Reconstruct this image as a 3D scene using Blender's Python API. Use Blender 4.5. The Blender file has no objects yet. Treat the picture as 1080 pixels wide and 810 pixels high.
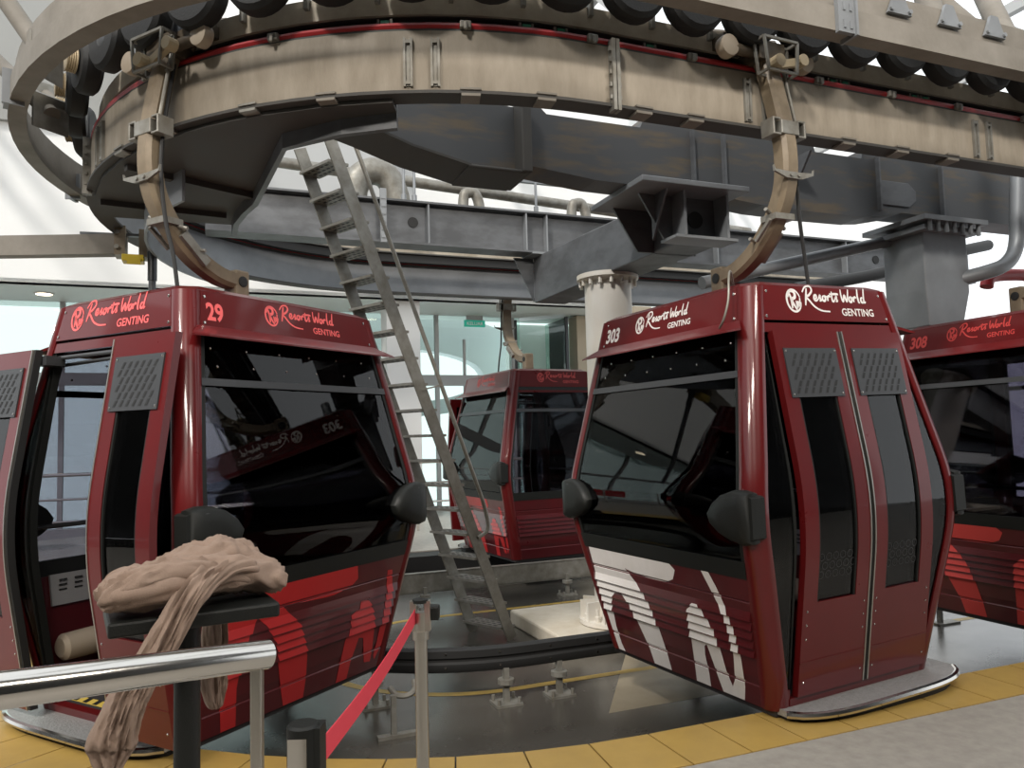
import bpy, bmesh, math, random
from mathutils import Vector, Matrix, noise
random.seed(7)
S = bpy.context.scene
COL = S.collection
PI = math.pi

# ---------------------------------------------------------------- mesh helpers
class MB:
    def __init__(self): self.v = []; self.f = []
    def add(self, vs, fs):
        b = len(self.v); self.v += [tuple(p) for p in vs]; self.f += [tuple(i + b for i in f) for f in fs]; return self
    def box(self, x0, x1, y0, y1, z0, z1):
        vs = [(x, y, z) for z in (z0, z1) for y in (y0, y1) for x in (x0, x1)]
        return self.add(vs, [(0,2,3,1),(4,5,7,6),(0,1,5,4),(2,6,7,3),(0,4,6,2),(1,3,7,5)])
    def obox(self, c, ax, ay, az, hx, hy, hz):
        c = Vector(c); ax = Vector(ax).normalized()*hx; ay = Vector(ay).normalized()*hy; az = Vector(az).normalized()*hz
        vs = [c + ax*i + ay*j + az*k for k in (-1,1) for j in (-1,1) for i in (-1,1)]
        return self.add(vs, [(0,2,3,1),(4,5,7,6),(0,1,5,4),(2,6,7,3),(0,4,6,2),(1,3,7,5)])
    def bar(self, a, b, w, h, up=(0,0,1)):
        a = Vector(a); b = Vector(b); d = (b-a); u = Vector(up); s = d.cross(u)
        if s.length < 1e-5: s = d.cross(Vector((1,0,0)))
        s.normalize(); u = s.cross(d).normalized()
        return self.obox((a+b)/2, d, s, u, d.length/2, w/2, h/2)
    def tube(self, pts, r, n=10, caps=True):
        pts = [Vector(p) for p in pts]; rs = r if isinstance(r, (list, tuple)) else [r]*len(pts)
        vs = []; fs = []; prev = None
        for i, p in enumerate(pts):
            t = (pts[min(i+1, len(pts)-1)] - pts[max(i-1, 0)]).normalized()
            if prev is None:
                a = Vector((0,0,1)) if abs(t.z) < .9 else Vector((1,0,0))
                s = t.cross(a).normalized()
            else:
                s = (prev - t*prev.dot(t)).normalized()
            prev = s; u = t.cross(s)
            for k in range(n):
                q = 2*PI*k/n; vs.append(p + (s*math.cos(q) + u*math.sin(q))*rs[i])
        for i in range(len(pts)-1):
            for k in range(n):
                a, b = i*n+k, i*n+(k+1) % n; fs.append((a, b, b+n, a+n))
        if caps:
            fs.append(tuple(range(n-1, -1, -1))); fs.append(tuple((len(pts)-1)*n + k for k in range(n)))
        return self.add(vs, fs)
    def cyl(self, a, b, r, n=16): return self.tube([a, b], r, n)
    def lathe(self, prof, c=(0,0,0), axis=(0,0,1), n=20):
        az = Vector(axis).normalized(); a = Vector((1,0,0)) if abs(az.x) < .9 else Vector((0,1,0))
        ax = az.cross(a).normalized(); ay = az.cross(ax); c = Vector(c); vs = []; fs = []
        for r, z in prof:
            for k in range(n):
                q = 2*PI*k/n; vs.append(c + az*z + (ax*math.cos(q) + ay*math.sin(q))*max(r, 1e-4))
        for i in range(len(prof)-1):
            for k in range(n):
                a_, b_ = i*n+k, i*n+(k+1) % n; fs.append((a_, b_, b_+n, a_+n))
        fs.append(tuple(range(n-1, -1, -1))); fs.append(tuple((len(prof)-1)*n + k for k in range(n)))
        return self.add(vs, fs)
    def loft(self, rings, closed=True, caps=True):
        n = len(rings[0]); vs = [p for r in rings for p in r]; fs = []
        for i in range(len(rings)-1):
            for k in range(n if closed else n-1):
                a, b = i*n+k, i*n+(k+1) % n; fs.append((a, b, b+n, a+n))
        if caps and closed:
            fs.append(tuple(range(n-1, -1, -1))); fs.append(tuple((len(rings)-1)*n+k for k in range(n)))
        return self.add(vs, fs)
    def prism(self, poly, o, ax, ay, az, d):
        """poly in (ax, ay) plane extruded by d along az"""
        o = Vector(o); ax = Vector(ax); ay = Vector(ay); az = Vector(az)
        b = [o + ax*x + ay*y for x, y in poly]; n = len(b)
        return self.add(b + [p + az*d for p in b], [tuple(range(n-1, -1, -1)), tuple(range(n, 2*n))] + [(i, (i+1) % n, (i+1) % n + n, i+n) for i in range(n)])
    def solid(self, P, us, vsn, o0, o1):
        """closed panel: P(u, v, off) sampled on a grid between offsets o0 (inner) and o1 (outer, may be a function of u, v)"""
        nu, nv = len(us), len(vsn); f1 = o1 if callable(o1) else (lambda u, v: o1)
        A = [P(u, v, f1(u, v)) for v in vsn for u in us]; B = [P(u, v, o0) for v in vsn for u in us]
        N = nu*nv; fs = []
        for j in range(nv-1):
            for i in range(nu-1):
                a = j*nu+i; fs.append((a, a+1, a+nu+1, a+nu)); fs.append((a+N, a+nu+N, a+nu+1+N, a+1+N))
        rim = [i for i in range(nu)] + [j*nu+nu-1 for j in range(1, nv)] + [(nv-1)*nu+i for i in range(nu-2, -1, -1)] + [j*nu for j in range(nv-2, 0, -1)]
        for q in range(len(rim)):
            a, b = rim[q], rim[(q+1) % len(rim)]; fs.append((b, a, a+N, b+N))
        return self.add(A+B, fs)
    def build(self, name, mat, parent=None, origin=(0,0,0), smooth=False, bevel=0, kind=None, label=None, autosm=None):
        o = Vector(origin); me = bpy.data.meshes.new(name)
        me.from_pydata([tuple(Vector(p)-o) for p in self.v], [], self.f); me.validate()
        bm = bmesh.new(); bm.from_mesh(me); bmesh.ops.recalc_face_normals(bm, faces=bm.faces); bm.to_mesh(me); bm.free()
        me.materials.append(mat)
        ob = bpy.data.objects.new(name, me); COL.objects.link(ob)
        if parent: ob.parent = parent
        else: ob.location = o
        if smooth:
            for p in me.polygons: p.use_smooth = True
            md = ob.modifiers.new('es', 'EDGE_SPLIT'); md.split_angle = math.radians(autosm or 40)
        if bevel:
            md = ob.modifiers.new('bv', 'BEVEL'); md.width = bevel; md.segments = 2; md.limit_method = 'ANGLE'; md.angle_limit = math.radians(50)
        if kind: ob['kind'] = kind
        if label: ob['label'] = label
        return ob

def empty(name, loc, M=None):
    o = bpy.data.objects.new(name, None); COL.objects.link(o); o.empty_display_size = .1
    o.matrix_world = Matrix.Translation(loc) @ (M.to_4x4() if M else Matrix())
    return o
def tag(o, label, cat, group=None, kind=None):
    o['label'] = label; o['category'] = cat
    if group: o['group'] = group
    if kind: o['kind'] = kind
    return o
def catmull(P, n=6):
    P = [Vector(p) for p in P]; out = []
    for i in range(len(P)-1):
        a, b, c, d = P[max(i-1,0)], P[i], P[i+1], P[min(i+2, len(P)-1)]
        for k in range(n):
            t = k/n; out.append(.5*((2*b) + (c-a)*t + (2*a-5*b+4*c-d)*t*t + (3*b-a-3*c+d)*t**3))
    return out + [P[-1]]

# ---------------------------------------------------------------- materials
MATS = {}
def mat(name, col, rough=.5, metal=0, coat=0, noise_amt=0, nscale=6, col2=None, stretch=(1,1,1), bump=0, bscale=40, spec=None, detail=5, bias=0):
    m = bpy.data.materials.new(name); m.use_nodes = True; nt = m.node_tree; N = nt.nodes; L = nt.links
    b = N['Principled BSDF']; b.inputs['Base Color'].default_value = (*col, 1); b.inputs['Roughness'].default_value = rough; b.inputs['Metallic'].default_value = metal
    if coat: b.inputs['Coat Weight'].default_value = coat; b.inputs['Coat Roughness'].default_value = .06
    if spec is not None: b.inputs['Specular IOR Level'].default_value = spec
    if col2 or bump:
        tc = N.new('ShaderNodeTexCoord'); mp = N.new('ShaderNodeMapping'); mp.inputs['Scale'].default_value = stretch; L.new(tc.outputs['Object'], mp.inputs['Vector'])
    if col2:
        nz = N.new('ShaderNodeTexNoise'); nz.inputs['Scale'].default_value = nscale; nz.inputs['Detail'].default_value = detail; nz.inputs['Roughness'].default_value = .62; L.new(mp.outputs[0], nz.inputs['Vector'])
        cr = N.new('ShaderNodeValToRGB'); cr.color_ramp.elements[0].position = .5-noise_amt+bias; cr.color_ramp.elements[1].position = .5+noise_amt+bias
        cr.color_ramp.elements[0].color = (*col, 1); cr.color_ramp.elements[1].color = (*col2, 1)
        L.new(nz.outputs['Fac'], cr.inputs['Fac']); L.new(cr.outputs['Color'], b.inputs['Base Color'])
        rm = N.new('ShaderNodeMapRange'); rm.inputs['To Min'].default_value = max(.02, rough-.1); rm.inputs['To Max'].default_value = min(1, rough+.12); L.new(nz.outputs['Fac'], rm.inputs['Value']); L.new(rm.outputs[0], b.inputs['Roughness'])
    if bump:
        n2 = N.new('ShaderNodeTexNoise'); n2.inputs['Scale'].default_value = bscale; n2.inputs['Detail'].default_value = 4; L.new(mp.outputs[0], n2.inputs['Vector'])
        bp = N.new('ShaderNodeBump'); bp.inputs['Strength'].default_value = bump; bp.inputs['Distance'].default_value = .01; L.new(n2.outputs['Fac'], bp.inputs['Height']); L.new(bp.outputs[0], b.inputs['Normal'])
    MATS[name] = m; return m
def glass(name, tint, ior=1.5, rough=.01, refl=1.0):
    m = bpy.data.materials.new(name); m.use_nodes = True; nt = m.node_tree; N = nt.nodes; L = nt.links
    N.remove(N['Principled BSDF'])
    t = N.new('ShaderNodeBsdfTransparent'); t.inputs[0].default_value = (*tint, 1)
    g = N.new('ShaderNodeBsdfGlossy'); g.inputs['Roughness'].default_value = rough; g.inputs[0].default_value = (refl, refl, refl, 1)
    fr = N.new('ShaderNodeFresnel'); fr.inputs['IOR'].default_value = ior
    mx = N.new('ShaderNodeMixShader'); L.new(fr.outputs[0], mx.inputs[0]); L.new(t.outputs[0], mx.inputs[1]); L.new(g.outputs[0], mx.inputs[2])
    L.new(mx.outputs[0], N['Material Output'].inputs[0]); return m
def emis(name, col, s):
    m = bpy.data.materials.new(name); m.use_nodes = True; b = m.node_tree.nodes['Principled BSDF']
    b.inputs['Base Color'].default_value = (*col, 1); b.inputs['Emission Color'].default_value = (*col, 1); b.inputs['Emission Strength'].default_value = s; return m

RED = mat('red_lacquer', (.108,.0065,.0075), .3, coat=.4, spec=.25, noise_amt=.2, nscale=2.5, col2=(.088,.0065,.007))
REDP = mat('red_ribbed_panel', (.085,.007,.010), .3, coat=.4, noise_amt=.2, nscale=3, col2=(.065,.007,.009))
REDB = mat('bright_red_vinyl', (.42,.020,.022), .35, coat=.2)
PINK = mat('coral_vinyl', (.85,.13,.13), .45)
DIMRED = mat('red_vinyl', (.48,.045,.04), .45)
WHITE = mat('white_vinyl', (.76,.73,.71), .45, noise_amt=.25, nscale=8, col2=(.66,.63,.60))
BLACK = mat('black_plastic', (.010,.011,.010), .5, spec=.3, bump=.15, bscale=200)
RUB = mat('black_rubber', (.010,.010,.010), .6)
DARK = mat('dark_interior', (.028,.025,.026), .6)
DGREY = mat('dark_grey_metal', (.06,.062,.066), .38, metal=.4)
GL = glass('smoked_glass', (.50,.49,.54), 1.5, refl=.62)
GLD = glass('dark_door_glass', (.46,.45,.48), 1.5, refl=.75)
GLC = glass('pale_green_glass', (.86,.94,.91), 1.45)
CHROME = mat('polished_steel', (.62,.60,.57), .16, metal=1, noise_amt=.3, nscale=4, col2=(.54,.52,.48))
BRUSH = mat('brushed_steel', (.50,.47,.42), .34, metal=1, noise_amt=.3, nscale=30, col2=(.42,.40,.36), stretch=(1,1,.06))
ALU = mat('aluminium_tread', (.50,.50,.49), .45, metal=.6, noise_amt=.25, nscale=40, col2=(.38,.38,.37), bump=.6, bscale=90)
TAN = mat('weathered_tan_steel', (.345,.30,.238), .62, noise_amt=.3, nscale=4, col2=(.205,.172,.128), stretch=(2.6,2.6,.7), bump=.12, bscale=60, detail=8)
TRAIL = mat('pale_tan_rail', (.46,.41,.33), .65, noise_amt=.22, nscale=4, col2=(.28,.24,.18), detail=8)
TAN2 = mat('dusty_tan_steel', (.235,.214,.184), .65, noise_amt=.22, nscale=3, col2=(.15,.134,.11), bump=.1, bscale=40, detail=8)
GRIPM = mat('oily_dark_brown_metal', (.075,.06,.045), .45, metal=.3, noise_amt=.2, nscale=12, col2=(.16,.125,.085))
ARM = mat('brown_tan_arm', (.225,.175,.115), .5, noise_amt=.2, nscale=7, col2=(.14,.108,.07), detail=7)
STEEL = mat('grey_painted_steel', (.135,.142,.152), .5, metal=.25, noise_amt=.12, nscale=2.2, col2=(.085,.088,.093), stretch=(1,1,2.2), detail=7)
STEELL = mat('light_grey_steel', (.27,.285,.30), .48, metal=.25, noise_amt=.2, nscale=2.0, col2=(.19,.20,.21), detail=7)
RUSTY = mat('stained_dark_steel', (.082,.085,.090), .5, metal=.2, noise_amt=.07, nscale=1.6, col2=(.135,.108,.078), stretch=(1,1,5), detail=4, bias=.09)
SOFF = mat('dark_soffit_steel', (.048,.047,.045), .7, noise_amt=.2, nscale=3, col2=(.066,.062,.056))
GALV = mat('galvanised_steel', (.28,.275,.25), .5, metal=.4, noise_amt=.2, nscale=9, col2=(.165,.15,.122), detail=7)
WPAINT = mat('white_paint', (.82,.82,.80), .6)
WCOL = mat('white_column_paint', (.74,.72,.68), .5, noise_amt=.2, nscale=3, col2=(.66,.60,.50), stretch=(1,1,.35), detail=7)
SOFW = mat('pale_green_white_paint', (.82,.88,.85), .6)
CANO = mat('canopy_paint', (.74,.78,.80), .6)
RCAB = mat('red_conductor_rail', (.34,.018,.02), .4)
GREENB = mat('green_sensor_plastic', (.05,.30,.17), .4)
TYRE = mat('black_tyre', (.012,.012,.012), .7, bump=.2, bscale=80)
BELT = mat('beige_ribbed_pulley', (.42,.34,.22), .55)
EPOXY = mat('dark_epoxy_floor', (.078,.071,.060), .24, noise_amt=.2, nscale=1.6, col2=(.052,.048,.041), detail=8)
YLINE = mat('yellow_floor_paint', (.42,.27,.045), .5, noise_amt=.2, nscale=12, col2=(.33,.22,.05))
YTILE = mat('yellow_tile', (.45,.29,.075), .42, noise_amt=.25, nscale=4, col2=(.37,.24,.07))
TERR = mat('beige_platform_stone', (.36,.335,.295), .45, noise_amt=.22, nscale=14, col2=(.27,.25,.22), detail=8)
BEIGE = mat('beige_floor_patch', (.27,.225,.155), .5, noise_amt=.2, nscale=3, col2=(.21,.175,.12), detail=8)
PLIN = mat('plinth_concrete', (.62,.57,.48), .7, noise_amt=.2, nscale=4, col2=(.47,.40,.30), detail=8)
TAPE = mat('red_webbing', (.72,.045,.075), .6)
TOWEL = mat('tan_towel_cloth', (.28,.20,.155), .95, noise_amt=.3, nscale=60, col2=(.24,.17,.13), bump=.25, bscale=420)
YEL = mat('yellow_plastic', (.62,.45,.02), .5)
CUSH = mat('beige_vinyl', (.40,.33,.25), .5)
PANST = mat('perforated_grey_panel', (.36,.36,.36), .45, metal=.3)
HALLD = mat('dark_hall_wall', (.05,.048,.047), .7, noise_amt=.2, nscale=1, col2=(.03,.03,.03))
REDSIGN = mat('red_panel', (.45,.03,.035), .5)
ORANGE = mat('orange_panel', (.45,.12,.04), .5)
TANW = mat('tan_wall_paint', (.45,.38,.28), .7)
GREYU = mat('upper_grey_paint', (.30,.30,.285), .7)
GREYW = mat('grey_wall_paint', (.45,.46,.46), .7)
HAZ = mat('yellow_hazard_tape', (.55,.40,.08), .5)
GREENS = emis('green_exit_sign', (.03,.42,.30), .35)
LAMPM = emis('warm_downlight', (1,.86,.62), 6)

# ---------------------------------------------------------------- frames
EX = Vector((.93046882, .36637109, 0)); EN_ = Vector((-.36637109, .93046882, 0)); O = Vector((-.512, 6.597, 0))
EM = Matrix(((EX.x, EN_.x, 0), (EX.y, EN_.y, 0), (0, 0, 1)))
def W(e, n, z): return O + EX*e + EN_*n + Vector((0,0,z))
def enroot(name, e, n, z, label, cat, group=None):
    return tag(empty(name, W(e, n, z), EM), label, cat, group)
def en1(mb, name, m, org, label=None, cat=None, group=None, kind=None, **k):
    """a single mesh built in the e/n/z frame of the conveyor"""
    ob = mb.build(name, m, None, org, **k); ob.matrix_world = Matrix.Translation(W(*org)) @ EM.to_4x4()
    if label and cat: tag(ob, label, cat, group)
    if kind: ob['kind'] = kind
    return ob

def stadium(R, e1=7.0, e0=7.0, a0=0, a1=PI, step=.10, n_arc=48):
    """points (e, n, outward e, outward n): far straight -> arc -> near straight"""
    pts = []
    if e0: pts += [(e0*(1-t/14), R, 0, 1) for t in range(14)]
    for i in range(n_arc+1):
        q = PI/2 + PI*i/n_arc; pts.append((R*math.cos(q), R*math.sin(q), math.cos(q), math.sin(q)))
    if e1: pts += [(e1*t/14, -R, 0, -1) for t in range(1, 15)]
    return pts
def sweep(mb, prof, pts, R0):
    """prof: closed list of (r, z), pts built for radius R0"""
    rings = [[(e+(r-R0)*oe, n+(r-R0)*on, z) for r, z in prof] for e, n, oe, on in pts]
    return mb.loft(rings)
def rect(r0, r1, z0, z1): return [(r0,z0),(r1,z0),(r1,z1),(r0,z1)]

# ================================================================ GONDOLA CABINS
H = 2.15; ZB = .974
DA = (.7037, .8925, .7306); DB = (.5309, .7879, .5786)
def prof(d, z):
    t, b, o = d
    u = b + (t-b)*(z-ZB)/(H-ZB); l = o + (b-o)*z/ZB
    k = .09; h = max(k-abs(u-l), 0)/k
    return min(u, l) - h*h*k*.25
def A(z): return prof(DA, z)
def B(z): return prof(DB, z)
def face(f):
    sg = 1 if f[1] == '+' else -1
    if f[0] == 'x': return lambda s, z, o: (sg*(A(z)+o), s, z)
    return lambda s, z, o: (s, sg*(B(z)+o), z)
RD = {'y-': 1, 'y+': -1, 'x+': 1, 'x-': -1}          # reading direction along s
def lin(a, b, n): return [a+(b-a)*i/n for i in range(n+1)]
def pwE(z): return .095
ZS = lin(.0, .66, 6) + lin(.72, 1.25, 14) + lin(1.33, 2.15, 8)
def inpoly(poly, z):
    xs = []
    for i in range(len(poly)):
        (x0, z0), (x1, z1) = poly[i], poly[(i+1) % len(poly)]
        if (z0 <= z) != (z1 <= z): xs.append(x0 + (z-z0)/(z1-z0)*(x1-x0))
    return sorted(xs)
def decal(mb, f, poly, off, z0=None, z1=None, rows=132, th=.0025):
    P = face(f); poly = [(max(-(A(z)-.099), min(A(z)-.099, x)), z) for x, z in poly]; zs = [q[1] for q in poly]; a, b = max(min(zs), .004), min(max(zs), .672)
    for i in range(rows):
        za = a+(b-a)*i/rows; zb = a+(b-a)*(i+1)/rows
        lo, hi, md = inpoly(poly, za+1e-6), inpoly(poly, zb-1e-6), inpoly(poly, (za+zb)/2)
        if len(lo) != len(md): lo = md
        if len(hi) != len(md): hi = md
        for k in range(0, len(md)-1, 2):
            q = [P(lo[k], za, off(za)+th), P(lo[k+1], za, off(za)+th), P(hi[k+1], zb, off(zb)+th), P(hi[k], zb, off(zb)+th)]
            mb.add(q, [(0,1,2,3)])
def text_tris(s, size, weight=0, shear=0, xs=1):
    cu = bpy.data.curves.new('t', 'FONT'); cu.body = s; cu.size = size; cu.offset = weight; cu.shear = shear; cu.align_x = 'LEFT'; cu.resolution_u = 3
    ob = bpy.data.objects.new('t', cu); COL.objects.link(ob); bpy.context.view_layer.update()
    me = bpy.data.meshes.new_from_object(ob.evaluated_get(bpy.context.evaluated_depsgraph_get()))
    vs = [(v.co.x*xs, v.co.y) for v in me.vertices]; fs = [tuple(p.vertices) for p in me.polygons]
    bpy.data.objects.remove(ob); bpy.data.curves.remove(cu); bpy.data.meshes.remove(me)
    return vs, fs
TXT = {}
def text_on(mb, f, s, x, z, size, off=.0035, weight=0, shear=0, xs=1):
    k = (s, size, weight, shear, xs)
    if k not in TXT: TXT[k] = text_tris(*k)
    vs, fs = TXT[k]; P = face(f); r = RD[f]
    mb.add([P(r*(x+a), z+b, off) for a, b in vs], fs)
SCRIPT = [  # handwriting strokes of the wordmark, in units of x-height
 [(.75,1.75),(.5,1.0),(.2,.1)],
 [(.05,1.35),(.55,1.85),(1.25,1.95),(1.45,1.55),(.95,1.1),(.5,.95),(.9,.55),(1.5,.0),(2.4,-.35),(3.6,-.42)],
 [(1.55,.72),(1.95,.85),(1.95,1.12),(1.7,1.05),(1.6,.72),(1.85,.58),(2.2,.75)],
 [(2.2,.75),(2.55,1.15),(2.5,.85),(2.62,.65),(2.35,.58)],
 [(3.15,1.1),(2.9,1.0),(2.85,.68),(3.1,.6),(3.3,.85),(3.15,1.1),(3.5,1.0)],
 [(3.6,1.12),(3.6,.6)], [(3.6,.85),(3.85,1.1),(4.1,1.02)],
 [(4.35,1.55),(4.25,.75),(4.4,.58),(4.6,.72)], [(3.95,1.28),(4.9,1.32),(5.3,1.3)],
 [(4.6,.72),(4.95,1.12),(4.9,.85),(5.0,.65),(4.75,.58)],
 [(5.75,1.8),(5.7,1.2),(5.85,.6),(6.2,1.25),(6.4,.62),(6.7,1.2),(6.9,1.85)],
 [(7.1,1.1),(6.88,1.0),(6.85,.68),(7.08,.6),(7.25,.85),(7.1,1.1),(7.4,1.0)],
 [(7.5,1.12),(7.5,.6)], [(7.5,.85),(7.75,1.1),(7.98,1.02)],
 [(8.35,1.95),(8.2,1.2),(8.25,.62),(8.4,.6)],
 [(8.95,1.1),(8.7,1.0),(8.65,.68),(8.88,.6),(9.05,.85)], [(9.35,2.0),(9.1,1.0),(9.12,.6),(9.35,.7)]]
def ribbon(mb, P, r, pts, w, off):
    pts = catmull([(x, y, 0) for x, y in pts], 5); vs = []; fs = []
    for i, p in enumerate(pts):
        t = (pts[min(i+1, len(pts)-1)]-pts[max(i-1, 0)]).normalized(); n = Vector((-t.y, t.x, 0)); tt = i/(len(pts)-1)
        ww = w*(.65+.45*math.sin(PI*tt)); a = p+n*ww; b = p-n*ww
        vs += [P(r*a.x, a.y, off), P(r*b.x, b.y, off)]
    fs = [(2*i, 2*i+1, 2*i+3, 2*i+2) for i in range(len(pts)-1)]
    mb.add(vs, fs)
def wordmark(mb, f, x0, x1, zc, off=.0035):
    """emblem and two-line wordmark between reading coordinates x0..x1"""
    P = face(f); r = RD[f]; w = x1-x0; er = w*.088; cx, cz = x0+er, zc+.004
    circ = [(cx+er*.92*math.cos(q), cz+er*1.12*math.sin(q)) for q in [PI*.1+2*PI*.93*i/22 for i in range(23)]]
    ribbon(mb, P, r, circ, er*.11, off)
    def E(pts): return [(cx+a*er, cz+b*er) for a, b in pts]
    ribbon(mb, P, r, E([(-.75,.35),(-.35,.95),(.2,.85),(.2,.35),(-.25,.1),(-.1,-.35),(.25,-.95)]), er*.15, off)
    ribbon(mb, P, r, E([(-.45,.75),(-.3,.0),(-.35,-.8)]), er*.13, off)
    ribbon(mb, P, r, E([(.3,.0),(.35,-.7),(.55,-.1),(.7,-.6),(.85,.3)]), er*.11, off)
    u = (x1-x0-2.3*er)/9.4; ox = x0+2.3*er; oz = zc-.5*u
    for st in SCRIPT: ribbon(mb, P, r, [(ox+a*u, oz+b*u*1.12) for a, b in st], u*.115, off)
    text_on(mb, f, 'GENTING', ox+5.3*u, oz-.85*u, u*1.12, off, weight=u*.02)

A1 = [(-.70,.675),(-.36,.675),(-.101,.675),(.14,.675),(.181,.641),(.144,.582),(.057,.553),(-.063,.55),(-.205,.56),(-.325,.579),(-.271,.531),(-.197,.471),(-.134,.367),(-.109,.245),(-.084,.099),(-.079,0),(-.243,0),(-.26,.095),(-.322,.239),(-.373,.362),(-.435,.405),(-.505,.397),(-.55,.352),(-.585,.261),(-.592,.161),(-.575,.052),(-.55,0),(-.622,0),(-.646,.116),(-.672,.283),(-.69,.444)]
A2 = [(.408,.675),(.466,.675),(.504,.599),(.545,.485),(.575,.366),(.567,.225),(.55,.085),(.52,0),(.362,0),(.347,.066),(.327,.176),(.311,.251),(.289,.237),(.276,.187),(.274,.081),(.262,0),(.144,0),(.161,.099),(.186,.261),(.205,.372),(.219,.428),(.276,.472),(.32,.474),(.349,.436),(.405,.355),(.416,.267),(.427,.133),(.45,.057),(.48,.102),(.513,.234),(.526,.359),(.512,.456),(.478,.522)]
B1 = [(.62,.672),(.313,.672),(-.026,.672),(-.308,.672),(-.329,.595),(-.277,.557),(-.127,.533),(.092,.545),(.245,.558),(.124,.451),(.096,.428),(.036,.315),(.002,.24),(-.015,.114),(-.014,0),(.129,0),(.159,.087),(.21,.244),(.255,.37),(.342,.479),(.40,.53),(.46,.40),(.47,.2),(.44,0),(.53,0),(.57,.2),(.60,.45)]
B2 = [(-.309,.384),(-.368,.407),(-.388,.458),(-.453,.445),(-.5,.386),(-.532,.32),(-.556,.239),(-.565,.13),(-.56,.053),(-.504,.06),(-.462,.219),(-.42,.229),(-.376,.096),(-.362,0),(-.272,0),(-.278,.066),(-.3,.245),(-.324,.303)]
B3 = [(-.599,.598),(-.645,.594),(-.665,.505),(-.675,.416),(-.675,.308),(-.665,.234),(-.65,.129),(-.60,.053),(-.585,.082),(-.60,.16),(-.61,.25),(-.615,.373),(-.611,.481)]

def ribs(z):
    o = 0
    if .265 < z < .505: o += .017*(1-((z-.265) % .048)/.048)
    for c in (.115, .555):
        if abs(z-c) < .006: o -= .006
    return o
ZP = sorted(set([.0,.05,.109,.115,.121,.16,.2,.2649,.549,.555,.561,.60,.64,.675] + [round(.2652+.048*i, 4) for i in range(6)] + [round(.2648+.048*i, 4) for i in range(1, 6)] + [round(.289+.048*i, 4) for i in range(5)]))

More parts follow.
